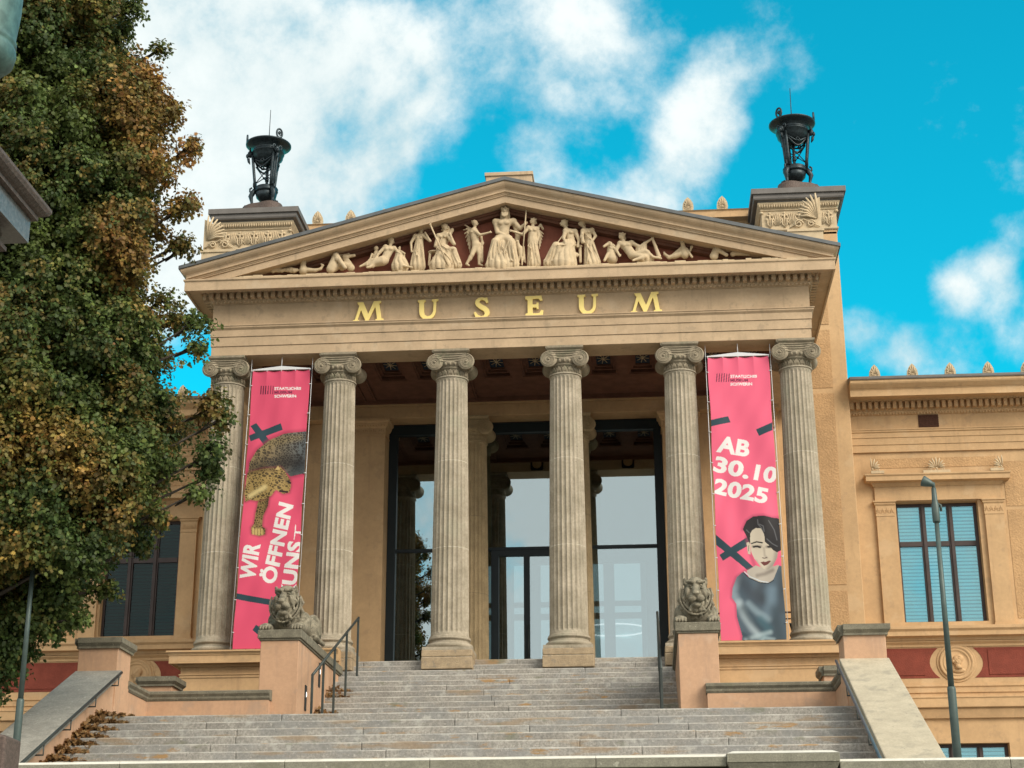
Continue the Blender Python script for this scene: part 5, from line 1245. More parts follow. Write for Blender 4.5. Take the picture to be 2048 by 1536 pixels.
def art_left(A):
    t = np.clip((A.Y-740)/560, 0, 1); A.C = A.C*(1+.10*t[:, None])
    logo(A, 520, 771.5)
    A.poly([(562, 847), (566, 860), (501, 883), (497, 871)], TEAL); A.poly([(500, 852), (512, 846), (548, 893), (534, 899)], TEAL)
    # a spotted big cat walking down the cloth
    X, Y = A.X, A.Y; r = np.random.default_rng(11)
    body = [(495, 960), (500, 925), (515, 900), (540, 880), (568, 868), (612, 862), (625, 870), (618, 905), (612, 946), (580, 952), (572, 945), (560, 950), (530, 955)]
    neck = [(488, 985), (496, 945), (530, 938), (552, 936), (560, 934), (570, 944), (580, 960), (581, 972), (578, 984), (566, 987), (552, 980), (543, 992), (530, 998), (512, 1002), (500, 1000), (490, 1004)]
    leg = [(518, 995), (540, 988), (536, 1012), (526, 1032), (524, 1052), (531, 1058), (530, 1068), (518, 1072), (504, 1068), (503, 1056), (508, 1048), (511, 1025)]
    pts = r.uniform((480, 855), (625, 1075), (1500, 2))
    d = np.full(len(X), 99.0)
    sel = (X > 480) & (X < 630) & (Y > 855) & (Y < 1080); I = np.where(sel)[0]
    dd = np.hypot((X[I, None]-pts[None, :, 0])*1.0, (Y[I, None]-pts[None, :, 1])*1.15); dd.sort(axis=1); d[I] = dd[:, 0]; e = np.full(len(X), 9.0); e[I] = dd[:, 1]-dd[:, 0]
    A.soft(body+[body[0]], 9, lin(150, 50, 75), .6)
    mb = in_poly(X, Y, body); g = np.clip((X-540)/60, 0, 1)[:, None]
    A.C = np.where(mb[:, None], lin(128, 112, 82)*(1-g)+lin(92, 98, 100)*g, A.C); A.soft([(505, 915), (545, 885), (600, 874)], 14, lin(150, 132, 92), .6, mb); A.fill(mb & (e > 1.0), lin(42, 36, 32), .8); A.soft([(585, 945), (618, 930), (622, 890)], 22, lin(70, 78, 82), .75, mb); A.soft([(520, 940), (560, 925), (600, 925)], 26, lin(35, 32, 32), .7, mb)
    for P, base in ((leg, lin(140, 118, 74)), (neck, lin(158, 134, 82))):
        A.soft(P+[P[0]], 6, lin(120, 60, 60), .5); m = in_poly(X, Y, P); A.fill(m, base); A.fill(m & (e > 1.35), lin(50, 38, 24), .85)
    A.soft([(536, 1000), (530, 1030), (528, 1055)], 7, lin(60, 46, 34), .7, in_poly(X, Y, leg))
    m = in_poly(X, Y, neck); A.soft([(500, 945), (530, 940), (550, 940)], 9, lin(80, 62, 38), .6, m); A.soft([(530, 975), (512, 985), (500, 992)], 9, lin(215, 196, 140), .8, m); A.soft([(566, 950), (576, 964)], 7, lin(110, 92, 62), .8, m)
    A.line([(560, 982), (574, 983)], 2.0, lin(50, 30, 30)); A.line([(575, 962), (580, 965)], 1.8, lin(40, 32, 30)); A.line([(556, 956), (560, 955)], 1.3, lin(30, 24, 18)); A.poly([(550, 940), (556, 931), (560, 939)], lin(190, 165, 110))
    for k in range(4): A.soft([(507+5.5*k, 1058), (507+5.5*k, 1068)], 3.2, lin(205, 180, 115), .8)
    A.text('WIR', (507.5, 1161), (520, 1088), 30, WHT); A.text('\u00d6FFNEN', (548.5, 1169), (585.5, 1009), 28, WHT); A.text('KUNS', (588, 1200), (604.5, 1085), 29, WHT); A.text('T', (605, 1081), (608.5, 1051), 20, WHT, -.01)
    A.poly([(470, 1186), (560, 1202), (560, 1214), (470, 1198)], TEAL); A.poly([(512, 1249), (530, 1262), (524, 1276), (505, 1260)], TEAL)
def art_right(A):
    A.C = np.tile(lin(226, 100, 130), (len(A.X), 1))
    X, Y = A.X, A.Y; logo(A, 1432, 747)
    A.poly([(1415, 842), (1456, 832), (1461, 844), (1415, 855)], TEAL); A.poly([(1512, 859), (1545, 845), (1545, 861), (1518, 872)], TEAL)
    A.text('AB', (1433, 901.5), (1497, 912.5), 32, WHT); A.text('30.', (1426, 940), (1496, 957), 30, WHT); A.text('10', (1507, 958), (1551, 966), 30, WHT); A.text('2025', (1425, 984), (1533, 1007.5), 30, WHT)
    P = lambda L: [(1420+x/5.483, 1020+y/5.483) for x, y in L]
    A.poly(P([(60, 260), (95, 290), (480, 630), (470, 670), (400, 655), (60, 370)]), TEAL); A.poly(P([(105, 490), (420, 290), (440, 380), (140, 555)]), TEAL)
    fig = P([(360, 210), (400, 120), (470, 75), (580, 65), (680, 85), (740, 85), (850, 85), (850, 1490), (350, 1480), (355, 1380), (300, 1180), (290, 1030), (240, 960), (245, 860), (290, 740), (380, 680), (500, 640), (440, 480), (400, 300)])
    A.soft(fig, 7, lin(150, 60, 90), .5)
    A.poly(P([(400, 670), (500, 610), (600, 640), (760, 600), (760, 760), (640, 830), (430, 760)]), lin(176, 168, 156))
    sw = in_poly(X, Y, P([(360, 680), (405, 735), (520, 785), (640, 805), (700, 760), (760, 610), (860, 620), (870, 1490), (350, 1480), (355, 1380), (300, 1180), (290, 1030), (240, 960), (245, 860), (290, 740)]))
    A.fill(sw, lin(78, 94, 106))
    for L, w, c, a in (([(290, 760), (250, 900), (300, 1020)], 9, lin(150, 168, 178), .9), ([(330, 760), (420, 880), (520, 980)], 13, lin(58, 62, 70), .8), ([(560, 820), (540, 900), (600, 1000)], 10, lin(52, 58, 64), .8),
                       ([(680, 880), (660, 1050), (640, 1150)], 11, lin(120, 145, 162), .7), ([(320, 1020), (380, 1160), (470, 1300), (560, 1400)], 8, lin(178, 194, 200), .9), ([(420, 1030), (520, 1120), (640, 1200)], 7, lin(150, 172, 182), .8),
                       ([(370, 1080), (450, 1200), (560, 1300)], 8, lin(40, 58, 68), .8), ([(700, 1100), (740, 1300), (760, 1450)], 14, lin(45, 58, 64), .8), ([(560, 1200), (640, 1300), (560, 1440)], 9, lin(60, 100, 112), .8),
                       ([(400, 1420), (520, 1380), (660, 1340)], 5, lin(170, 190, 196), .8), ([(520, 1480), (600, 1400), (700, 1420)], 4, lin(160, 182, 190), .8), ([(780, 700), (790, 1100)], 8, lin(60, 66, 70), .7), ([(440, 1470), (420, 1400), (360, 1360)], 5, lin(40, 60, 70), .8)):
        A.soft(P(L), w*1.7, c, a*.72, sw)
    A.line(P([(365, 690), (430, 750), (540, 795), (640, 805), (700, 770)]), 1.0, lin(40, 50, 58)); A.line(P([(375, 680), (440, 735), (560, 780), (640, 792)]), .9, lin(190, 200, 205))
    face = P([(440, 240), (500, 190), (600, 190), (700, 300), (748, 440), (735, 530), (690, 620), (630, 655), (565, 635), (490, 540), (455, 470), (440, 360)])
    A.poly(face, lin(196, 186, 168)); mf = in_poly(X, Y, face)
    A.soft(P([(735, 440), (720, 560), (640, 650)]), 9, lin(140, 132, 124), .7, mf); A.soft(P([(590, 420), (600, 500), (625, 525)]), 4, lin(150, 140, 128), .6, mf); A.soft(P([(500, 560), (560, 640)]), 6, lin(158, 148, 136), .6, mf)
    A.poly(P([(400, 360), (430, 350), (445, 400), (445, 490), (415, 480)]), lin(190, 178, 160)); A.line(P([(425, 390), (420, 450)]), .8, lin(120, 108, 98))
    A.line(P([(455, 368), (510, 350), (570, 362)]), 1.3, lin(40, 38, 38)); A.soft(P([(470, 400), (555, 402)]), 5, lin(120, 108, 98), .7, mf); A.soft(P([(620, 405), (700, 408)]), 5, lin(110, 100, 92), .7, mf); A.line(P([(478, 404), (515, 398), (548, 410)]), 1.8, lin(44, 40, 40)); A.line(P([(635, 404), (685, 405)]), 1.8, lin(44, 40, 40)); A.soft(P([(520, 720), (600, 700), (690, 660)]), 7, lin(120, 112, 104), .7, in_poly(X, Y, P([(400, 670), (500, 610), (600, 640), (760, 600), (760, 760), (640, 830), (430, 760)]))); A.line(P([(575, 525), (600, 530), (625, 520)]), .9, lin(90, 76, 70))
    A.poly(P([(552, 575), (590, 565), (612, 570), (650, 552), (672, 560), (630, 600), (595, 612)]), lin(104, 56, 54))
    hair = P([(360, 210), (400, 120), (470, 75), (580, 65), (680, 85), (745, 90), (800, 130), (800, 430), (735, 465), (690, 440), (640, 385), (600, 350), (590, 270), (555, 205), (500, 200), (460, 225), (440, 262), (440, 375), (405, 300)])
    A.poly(hair, lin(44, 42, 44)); mh = in_poly(X, Y, hair)
    for L in ([(520, 110), (525, 160), (560, 200), (590, 290)], [(540, 160), (580, 180), (590, 240)], [(620, 320), (680, 370), (735, 400)], [(400, 220), (430, 250)], [(640, 120), (700, 220), (730, 330)]): A.soft(P(L), 1.7, lin(120, 122, 126), .6, mh)
def banner(x0, x1, corners, art, label, seed):
    """corners: the photo pixels of top left, top right, bottom right, bottom left"""
    yt, yb, zt, zb = -.30, -.92, 7.165, .02
    t = empty('banner', ((x0+x1)/2, yt, zt), label, 'banner', 'tall pink banners between the columns')
    nu, nv = 170, 800; r = np.random.default_rng(seed)
    U, V = np.meshgrid(np.linspace(0, 1, nu), np.linspace(0, 1, nv))
    gather = np.exp(-V*22)*.020*np.abs(np.sin(U*pi*4))-np.exp(-V*22)*.01
    wav = .030*np.sin(U*5+V*6+seed)*np.sin(V*pi)+.018*np.sin(U*9-V*17+seed*2)*np.sin(V*pi)+.007*np.sin(U*21+V*33+2*np.sin(V*9+seed))*np.sin(V*pi)**.5+.006*np.sin(V*60+U*7)*np.exp(-((V-.85)/.12)**2)
    gap = np.exp(-V*26)*.035*np.cos(U*pi*4)**2*0
    Xw = x0+(x1-x0)*U+.010*np.sin(V*pi*7)*(U-.5)*2; Yw = yt+(yb-yt)*V+wav+gather*2; Zw = zt+(zb-zt)*V-.016*np.abs(np.sin(U*pi*4))*np.exp(-V*60)
    co = np.stack([Xw, Yw, Zw], -1).reshape(-1, 3)
    d = np.stack([x0+(x1-x0)*U, yt+(yb-yt)*V, zt+(zb-zt)*V], -1).reshape(-1, 3)-CC
    w = d@VF; px = 1024+CF*(d@VR)/w; py = 768-CF*(d@VU)/w
    A = Art(px, py, PNK); art(A)
    i = np.arange((nu-1)*(nv-1)); a = (i//(nu-1))*nu+i % (nu-1); F = np.stack([a, a+nu, a+nu+1, a+1], 1)
    me = bpy.data.meshes.new('fabric'); me.vertices.add(len(co)); me.vertices.foreach_set('co', co.ravel()); me.loops.add(F.size); me.loops.foreach_set('vertex_index', F.ravel())
    me.polygons.add(len(F)); me.polygons.foreach_set('loop_start', np.arange(0, F.size, 4)); me.polygons.foreach_set('loop_total', np.full(len(F), 4)); me.update(); me.validate()
    at_ = me.attributes.new('print', 'FLOAT_COLOR', 'POINT'); at_.data.foreach_set('color', np.concatenate([np.clip(A.C, 0, 1), np.ones((len(co), 1))], 1).ravel().astype(np.float32))
    me.polygons.foreach_set('use_smooth', np.ones(len(F), bool))
    fb = link_mesh('fabric', me, 'banner_print', t); so = fb.modifiers.new('thickness', 'SOLIDIFY'); so.thickness = .004
    b = MB(); xm = (x0+x1)/2; b.prism([(x0-.02, zt+.012), (x1+.02, zt+.012), (x1+.02, zt+.035), (xm, zt+.115), (x0-.02, zt+.035)], 'y', yt-.03, yt+.01); b.build('top_bar', 'white_metal', t)
    c = MB(); c.tube([(xm, yt-.01, zt+.1), (xm, yt+.02, 7.52)], .010, 6); c.tube([(x0-.05, yt+.05, 7.50), (x0-.05, yb-.02, zb-.02)], .007, 6); c.tube([(x1+.05, yt+.05, 7.50), (x1+.05, yb-.02, zb-.02)], .007, 6); c.build('guy_cable', 'white_metal', t)
    e = MB()
    for k in range(9):
        v = (k+.5)/9
        for xx, s in ((x0, -1), (x1, 1)): e.tube([(xx-s*.01, yt+(yb-yt)*v-.01, zt+(zb-zt)*v), (xx+s*.05, yt+(yb-yt)*v-.01, zt+(zb-zt)*v+.01)], .010, 5)
    for k in range(5): e.tube([(x0+(x1-x0)*k/4, yt-.02, zt-.03), (x0+(x1-x0)*k/4, yt-.02, zt+.03)], .010, 5)
    build_split(e, 'eyelet_tie', 'white_metal', t, lambda c: (round(c[0], 2), round(c[2], 2)))
def banner_mat():
    m = bpy.data.materials.new('banner_print'); m.use_nodes = True; t = NT(m.node_tree); b = t.n['Principled BSDF']; b.inputs['Roughness'].default_value = .6; b.inputs['Specular IOR Level'].default_value = .25
    a = t.node('ShaderNodeAttribute', attribute_name='print'); t.l.new(a.outputs['Color'], b.inputs['Base Color'])
    tr = t.node('ShaderNodeBsdfTranslucent'); t.l.new(a.outputs['Color'], tr.inputs[0]); mx = t.node('ShaderNodeMixShader'); mx.inputs[0].default_value = .15
    t.l.new(b.outputs[0], mx.inputs[1]); t.l.new(tr.outputs[0], mx.inputs[2]); t.l.new(mx.outputs[0], t.n['Material Output'].inputs[0]); MAT['banner_print'] = m
banner_mat()
banner(-6.455, -4.995, None, art_left, 'pink banner with a spotted big cat and the words WIR ÖFFNEN KUNST', 1)
banner(4.965, 6.455, None, art_right, 'pink banner with AB 30.10 2025 and a dark-haired woman in a grey sweater', 4)

# ------------------------------------------------------------------ rails, spotlights, lamp poles
def stair_z(y): return -.15-max(0, math.ceil((UY0-y)/TR))*RI
def handrail(x, label):
    t = empty('handrail', (x, -3.6, LZ), label, 'handrail', 'handrails on the upper flight')
    ys = [-.98, -2.42, -3.8, -5.02, -6.15]; zt = lambda y: .695+(y+.98)*.419
    r = MB(); r.tube([(x, -.96, .70), (x, -6.15, zt(-6.15))], .030, 10); r.build('rail', 'rail_metal', t)
    for y in ys:
        z = zt(y); zb = stair_z(y) if y > -5.1 else LZ
        p = MB(); p.box(x-.024, x+.024, y-.024, y+.024, zb-.02, z+.01); p.box(x-.05, x+.05, y-.05, y+.05, zb-.005, zb+.008); p.build('post', 'rail_metal', t, bevel=.005)
handrail(-3.47, 'dark steel handrail on five posts beside the left lion pier')
handrail(3.52, 'dark steel handrail seen end-on beside the right lion pier')
def wall_rail(sg):
    x = sg*6.71; t = empty('wall_handrail', (x, -11, -3), 'thin handrail on brackets along the %s' % ('left parapet' if sg < 0 else 'right parapet'), 'handrail', 'handrails on the parapet walls')
    s = .181/.389; z = lambda y: -1.74+(y+8.35)*s
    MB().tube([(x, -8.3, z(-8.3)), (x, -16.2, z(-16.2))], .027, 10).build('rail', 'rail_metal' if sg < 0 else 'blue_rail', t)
    for k in range(7):
        y = -8.45-1.22*k; MB().tube([(x, y, z(y)-.02), (x, y, z(y)-.20), (sg*6.94, y, z(y)-.20)], .015, 6).build('bracket', 'rail_metal', t)
for sg in (-1, 1): wall_rail(sg)
def balcony_rail(sg):
    a, b = sorted((sg*4.85, sg*7.1)); y = .95
    t = empty('railing', ((a+b)/2, y, 0), 'low brown railing behind the %s banner' % ('cat' if sg < 0 else 'portrait'), 'railing', 'railings behind the banners')
    MB().tube([(a, y, 1.02), (b, y, 1.02)], .022, 8).tube([(a, y, .86), (b, y, .86)], .016, 8).build('rail', 'grille', t)
    for k in range(4): MB().tube([(a+(b-a)*k/3, y, 0), (a+(b-a)*k/3, y, 1.02)], .018, 8).build('post', 'grille', t)
for sg in (-1, 1): balcony_rail(sg)
def floodlight(x, y, z, label, s=1.0, aim=(0, 0)):
    t = empty('floodlight', (x, y, z), label, 'floodlight', 'small floodlights behind the end columns')
    R_ = Matrix.Rotation(aim[0], 4, 'Z') @ Matrix.Rotation(aim[1], 4, 'X')
    b = MB(); b.box(-.16, .16, -.05, .05, -.22, .22); b.box(-.19, .19, .05, .075, -.25, .25); b.box(-.12, .12, -.10, -.05, -.15, .15)
    b.v = [tuple(Vector((x, y, z))+(R_ @ Vector(p))) for p in b.v]; b.build('housing', 'black_frame', t, bevel=.01)
    MB().tube([(x, y, 0), (x, y, z-.15)], .02, 8).build('stand', 'black_frame', t)
floodlight(6.92, .75, .55, 'black floodlight low on the railing behind the right end column', aim=(.3, -.5))
floodlight(-6.55, .75, .60, 'black floodlight on the railing behind the left end column', aim=(-.3, -.5))
MBx = MB(); MBx.box(6.80, 6.95, .55, .63, 1.38, 1.56); MBx.tube([(6.9, .6, 1.4), (6.98, .6, .9)], .02, 6)
setp(MBx.build('light_fitting', 'black_frame', bevel=.01), 'small dark box fitting poking out left of the right end column shaft', 'light fitting')

def light_pole(x, y, z0, z1, label, sg):
    t = empty('spotlight_pole', (x, y, z0), label, 'lamp post', 'slim grey-green spotlight poles')
    zj = z1-3.05
    MB().lathe([(.060, z0), (.060, zj-.02), (.055, zj+.02)], (x, y, 0), 20).build('lower_pole', 'pole_paint', t)
    MB().lathe([(.044, zj+.02), (.034, z1-.62)], (x, y, 0), 20).build('upper_pole', 'pole_paint', t)
    c = MB(); c.lathe([(.050, z1-.62), (.056, z1-.60), (.056, z1-.36), (.050, z1-.34), (.042, z1-.30), (.034, z1-.10), (.02, z1-.09)], (x, y, 0), 20); c.tube([(x+.04, y, z1-.34), (x+.08, y, z1-.36), (x+.08, y, z1-.45)], .02, 8); c.build('collar', 'pole_paint', t)
    h = MB(); R_ = Matrix.Rotation(radians(-62*sg), 4, 'Y') @ Matrix.Rotation(radians(-15), 4, 'X'); n0 = 0
    h.lathe([(.02, -.12), (.05, -.10), (.07, -.05), (.095, .02), (.115, .10), (.118, .13), (.105, .13), (.09, .10)], (0, 0, 0), 24)
    c0 = Vector((x-.075*sg, y-.02, z1-.02)); h.v = [tuple(c0+(R_ @ (Vector(p)*.68))) for p in h.v]; h.tube([(x, y, z1-.12), (x, y, z1-.02), c0+Vector((.04*sg, 0, 0))], .026, 8)
    H = h.build('lamp_head', 'pole_paint', t)
    l = MB(); l.lathe([(0, .09), (.092, .09), (.092, .10), (0, .105)], (0, 0, 0), 20); l.v = [tuple(c0+(R_ @ (Vector(p)*.68))) for p in l.v]; l.build('lens', 'white_metal', H)
light_pole(7.55, -15.0, -5.6, .06-.26, 'grey-green spotlight pole standing in front of the right wing window', 1)
light_pole(-6.76, -13.2, -5.6, .10, 'grey-green pole in front of the oak tree at the left', -1)

# ------------------------------------------------------------------ low wall in front, monument corner, stone post
def front_wall():
    t = empty('granite_wall', (0, -18, -8.5), 'low granite wall with pale-edged coping running across the bottom', 'wall')
    MB().box(-16, 16, -18.05, -17.65, -8.5, -4.66).build('wall_body', 'wall_granite', t)
    r = random.Random(2); c = MB(); e = MB(); x = -16
    def seg(x0, x1, z):
        c.box(x0+.003, x1-.003, -18.12, -17.58, z-.15, z-.034)
        e.hexa([(x0+.003, -18.12, z-.033), (x1-.003, -18.12, z-.033), (x1-.003, -17.58, z-.033), (x0+.003, -17.58, z-.033), (x0+.003, -18.08, z), (x1-.003, -18.08, z), (x1-.003, -17.62, z), (x0+.003, -17.62, z)])
    while x < 4.18: w = r.uniform(1.6, 2.4); x1 = min(4.18, x+w); seg(x, x1, -4.485); x = x1
    x = 5.56
    while x < 16: w = r.uniform(1.6, 2.4); seg(x, x+w, -4.56); x += w
    c.build('coping', 'wall_granite', t, bevel=.008); e.build('coping_edge', 'pale_granite', t)
    b = MB(); b.box(4.18, 5.56, -18.20, -17.50, -4.60, -4.49); b.hexa([(4.25, -18.10, -4.75), (5.49, -18.10, -4.75), (5.49, -17.55, -4.75), (4.25, -17.55, -4.75), (4.18, -18.19, -4.602), (5.56, -18.19, -4.602), (5.56, -17.5, -4.602), (4.18, -17.5, -4.602)])
    b.box(4.25, 5.49, -18.10, -17.55, -8.5, -4.75); b.build('block', 'wall_granite', t, bevel=.008)
    MB().hexa([(4.18, -18.20, -4.489), (5.56, -18.20, -4.489), (5.56, -17.50, -4.489), (4.18, -17.50, -4.489), (4.26, -18.10, -4.452), (5.48, -18.10, -4.452), (5.48, -17.6, -4.452), (4.26, -17.6, -4.452)]).build('block_top', 'pale_granite', t)
front_wall()
def monument():
    P = at(105, 418, Y=-27.0); x1, zt = P[0], P[2]; y1 = -27.0
    t = empty('monument_pedestal', (x1-1.2, y1-1.2, -8.5), 'polished granite monument pedestal with moulded cornice cut off at the left edge', 'pedestal')
    pth = [(x1-2.6, y1-2.6), (x1, y1-2.6), (x1, y1), (x1-2.6, y1), (x1-2.6, y1-2.6)]
    k = .9
    f = lambda L: [(o*k, zt+h*k) for o, h in L]
    m = MB(); m.mold(pth, f([(-.5, 0), (-.03, 0), (0, -.02), (.0, -.05), (-.02, -.085), (-.06, -.11), (-.10, -.125), (-.5, -.125)])); m.mold(pth, f([(-.5, -.126), (-.09, -.126), (-.09, -.165), (-.12, -.17), (-.5, -.17)]))
    m.build('cornice', 'brown_granite', t)
    MB().mold(pth, f([(-.6, -.172), (-.14, -.172), (-.14, -.40), (-.6, -.40)])).build('frieze_block', 'polished_granite', t)
    d = MB(); d.box(x1-2.3, x1-.34, y1-2.3, y1-.34, -8.5, zt-.36*k); d.mold(pth, f([(-.6, -.402), (-.32, -.402), (-.34, -.47), (-.28, -.50), (-.28, -.54), (-.6, -.54)])); d.box(x1-2.5, x1-.1, y1-2.5, y1-.1, zt-.12, zt-.002); d.build('shaft', 'brown_granite', t)
    G = at(30, 105, Y=-28.1); gx = G[0]; z0 = at(15, 140, Y=-28.1)[2]; R_ = .30
    b = MB(); cx = gx-R_
    b.lathe([(0, 0), (.10, .0), (.22, .03), (.275, .09), (.29, .17), (.285, .20), (.27, .22), (.275, .235), (.285, .25), (.285, .27), (.27, .285), (.275, .31), (.295, .55), (.30, 1.3), (.26, 1.5), (0, 1.6)], (cx, -28.1, z0), 48)
    b.tube([(cx-.1, -28.3, zt-.02), (cx-.05, -28.25, z0+.15), (cx, -28.1, z0+.5)], .09, 10)
    setp(b.build('bronze_figure', 'green_bronze'), 'weathered green bronze rounded form above the pedestal at the top left', 'statue')
monument()
def post():
    P = at(29, 1500, Y=-20.5); b = MB(); x = P[0]; z = at(5, 1466, Y=-20.5)[2]
    b.hexa([(x-.5, -20.8, -8.5), (x, -20.8, -8.5), (x, -20.3, -8.5), (x-.5, -20.3, -8.5), (x-.46, -20.78, z+.02), (x-.0, -20.78, z-.06), (x-.0, -20.3, z-.07), (x-.46, -20.3, z)])
    setp(b.build('stone_post', 'brown_granite', bevel=.03), 'rough dark granite post in the bottom left corner', 'post')
post()

# ------------------------------------------------------------------ oak tree
def leafmat():
    m = bpy.data.materials.new('oak_leaf'); m.use_nodes = True; t = NT(m.node_tree); b = t.n['Principled BSDF']; b.inputs['Roughness'].default_value = .55; b.inputs['Specular IOR Level'].default_value = .3
    a = t.node('ShaderNodeAttribute', attribute_name='leafcol'); t.l.new(a.outputs['Color'], b.inputs['Base Color'])
    tr = t.node('ShaderNodeBsdfTranslucent'); t.l.new(a.outputs['Color'], tr.inputs[0]); mx = t.node('ShaderNodeMixShader'); mx.inputs[0].default_value = .28
    t.l.new(b.outputs[0], mx.inputs[1]); t.l.new(tr.outputs[0], mx.inputs[2]); t.l.new(mx.outputs[0], t.n['Material Output'].inputs[0]); MAT['oak_leaf'] = m
leafmat()
LEAF = np.array([(0, 0), (.10, .16), (.30, .20), (.20, .36), (.36, .50), (.20, .60), (.26, .80), (.06, .84), (0, 1.0), (-.06, .84), (-.26, .80), (-.20, .60), (-.36, .50), (-.20, .36), (-.30, .20), (-.10, .16)])
def leaf_mesh(name, C, size, nrm, along, col, parent=None, fold=.18):
    n = len(C); L = len(LEAF); nrm = nrm/np.linalg.norm(nrm, axis=1)[:, None]
    along = along-nrm*(along*nrm).sum(1)[:, None]; along /= np.linalg.norm(along, axis=1)[:, None]+1e-9; side = np.cross(along, nrm)
    V = C[:, None, :]+size[:, None, None]*(along[:, None, :]*LEAF[None, :, 1:2]+side[:, None, :]*LEAF[None, :, 0:1]*1.15+nrm[:, None, :]*(np.abs(LEAF[None, :, 0:1])*fold*3-LEAF[None, :, 1:2]**2*.2))
    me = bpy.data.meshes.new(name); me.vertices.add(n*L); me.vertices.foreach_set('co', V.astype(np.float32).ravel())
    me.loops.add(n*L); me.loops.foreach_set('vertex_index', np.arange(n*L, dtype=np.int32)); me.polygons.add(n); me.polygons.foreach_set('loop_start', np.arange(0, n*L, L, dtype=np.int32)); me.polygons.foreach_set('loop_total', np.full(n, L, np.int32)); me.update(); me.validate()
    a = me.attributes.new('leafcol', 'FLOAT_COLOR', 'POINT'); cc = np.repeat(np.concatenate([col, np.ones((n, 1))], 1), L, 0); a.data.foreach_set('color', cc.astype(np.float32).ravel())
    return link_mesh(name, me, 'oak_leaf', parent)
def tree():
    r = np.random.default_rng(21)
    base = (-10.6, -11.5, LZ-16*RI)
    t = empty('oak_tree', base, 'large oak tree turning rusty brown and yellow at the left', 'tree')
    B_ = [(-220, 215), (0, 250), (50, 262), (70, 238), (110, 292), (200, 335), (290, 372), (330, 355), (370, 328), (430, 330), (500, 328), (560, 300), (600, 305), (640, 325), (700, 345), (760, 335), (800, 362), (850, 382), (900, 382), (960, 362), (1000, 315), (1060, 300), (1120, 262), (1200, 185), (1260, 138), (1320, 88), (1360, 50), (1400, 12), (1450, -30)]
    by = [b for _, b in B_]; ys = [a for a, _ in B_]; xr = lambda y: np.interp(y, ys, by)
    cl = []
    for k in range(9000):
        y = r.uniform(-200, 1400); R_ = r.uniform(38, 72); x = r.uniform(-330, 430)
        if x+R_*.92 > xr(y) or x+R_*.75 > xr(y+R_*.8) or x+R_*.75 > xr(y-R_*.7): continue
        dep = r.uniform(0, 1); Y = -14.2+dep*4.8
        edge = np.clip((xr(y)-x)/300, 0, 1); Y = -11.8+(Y+11.8)*(.35+.65*edge)
        if y > 1120 and x < 220: Y = max(Y, -12.3)
        c = at(x, y, Y=Y); rr = R_/112
        if any(np.linalg.norm(c-q[0]) < (rr+q[1])*.67 for q in cl): continue
        cl.append((c, rr, x, y))
    for (x, y, R_) in ((378, 300, 20), (388, 292, 12), (372, 408, 20), (384, 402, 12), (352, 420, 18), (368, 498, 20), (356, 488, 14), (352, 640, 26), (395, 640, 22), (400, 690, 20), (425, 815, 30), (440, 840, 20), (425, 905, 30), (420, 950, 24), (395, 985, 20), (268, 20, 18), (252, 8, 20), (320, 100, 14), (250, 60, 16), (300, 170, 30), (345, 220, 24), (285, 1090, 22), (320, 1035, 20), (215, 1180, 22), (150, 1240, 18), (330, 600, 20)):
        c = at(x, y, Y=-11.8+r.uniform(-.4, .4)); cl.append((c, R_/112, x, y))
    for (x, y, R_) in ((62, 1075, 42), (90, 1030, 40), (40, 1010, 44), (110, 1085, 34), (30, 1100, 30), (75, 985, 36)):
        c = at(x, y, Y=-13.7); cl.append((c, R_/112, x, y))
    # limbs: from the trunk to every clump, sharing a few main boughs
    tk = MB(); b0 = Vector(base); top = Vector((-9.9, -11.6, 9.5))
    tk.tube([b0+Vector((0, 0, -.3)), b0+Vector((.05, 0, 3)), b0+Vector((.25, .1, 6.5)), Vector((-10.2, -11.5, 5.5)), top], [.62, .48, .40, .28, .08], 14)
    tk.build('trunk', 'bark', t)
    lb = MB(); rr_ = random.Random(4)
    for (c, rr, x, y) in cl:
        z0 = max(-2.5, c[2]-abs(c[0]+10)*.55-rr_.uniform(.3, 1.4)); s = Vector((-10.2+.03*z0*.5, -11.55, z0)); e = Vector(c)
        m = s.lerp(e, .5)+Vector((rr_.uniform(-.3, .3), rr_.uniform(-.3, .3), rr_.uniform(-.1, .5)))
        lb.tube([s, s.lerp(m, .5)+Vector((0, 0, .1)), m, m.lerp(e, .6)+Vector((0, rr_.uniform(-.1, .1), .1)), e], [.085, .07, .05, .03, .012], 6)
        for k in range(5):
            d = Vector((rr_.gauss(0, 1), rr_.gauss(0, 1), rr_.gauss(0, .8))).normalized()*rr*.85; lb.tube([e.lerp(m, .15), e+d*.5+Vector((0, 0, .03)), e+d], [.014, .010, .004], 4)
    lb.build('branches', 'bark', t)
    Cs, Ns, As, Ss, Ks = [], [], [], [], []
    for (c, rr, x, y) in cl:
        nt = int(max(18, 185*(rr/.5)**2)); m = 14; tb = np.exp(r.normal(0, .22, nt))
        u = r.normal(size=(nt, 3)); u /= np.linalg.norm(u, axis=1)[:, None]; rad = rr*(.30+.85*r.random(nt)**.7)
        sq = r.uniform(.65, 1.3, 3); lob = 1+.30*np.sin(u[:, 0]*5+r.uniform(0, 6))*np.sin(u[:, 2]*6+r.uniform(0, 6))
        tw = c+u*(rad*lob)[:, None]*sq
        wx, wy = x+(tw[:, 0]-c[0])*112, y-(tw[:, 2]-c[2])*112
        nf = np.sin(tw[:, 0]*2.1+1.3*np.sin(tw[:, 2]*1.7))+np.sin(tw[:, 2]*2.7+tw[:, 1]*1.9+1.1*np.sin(tw[:, 0]*3.1))     # slow drift of colour through the crown
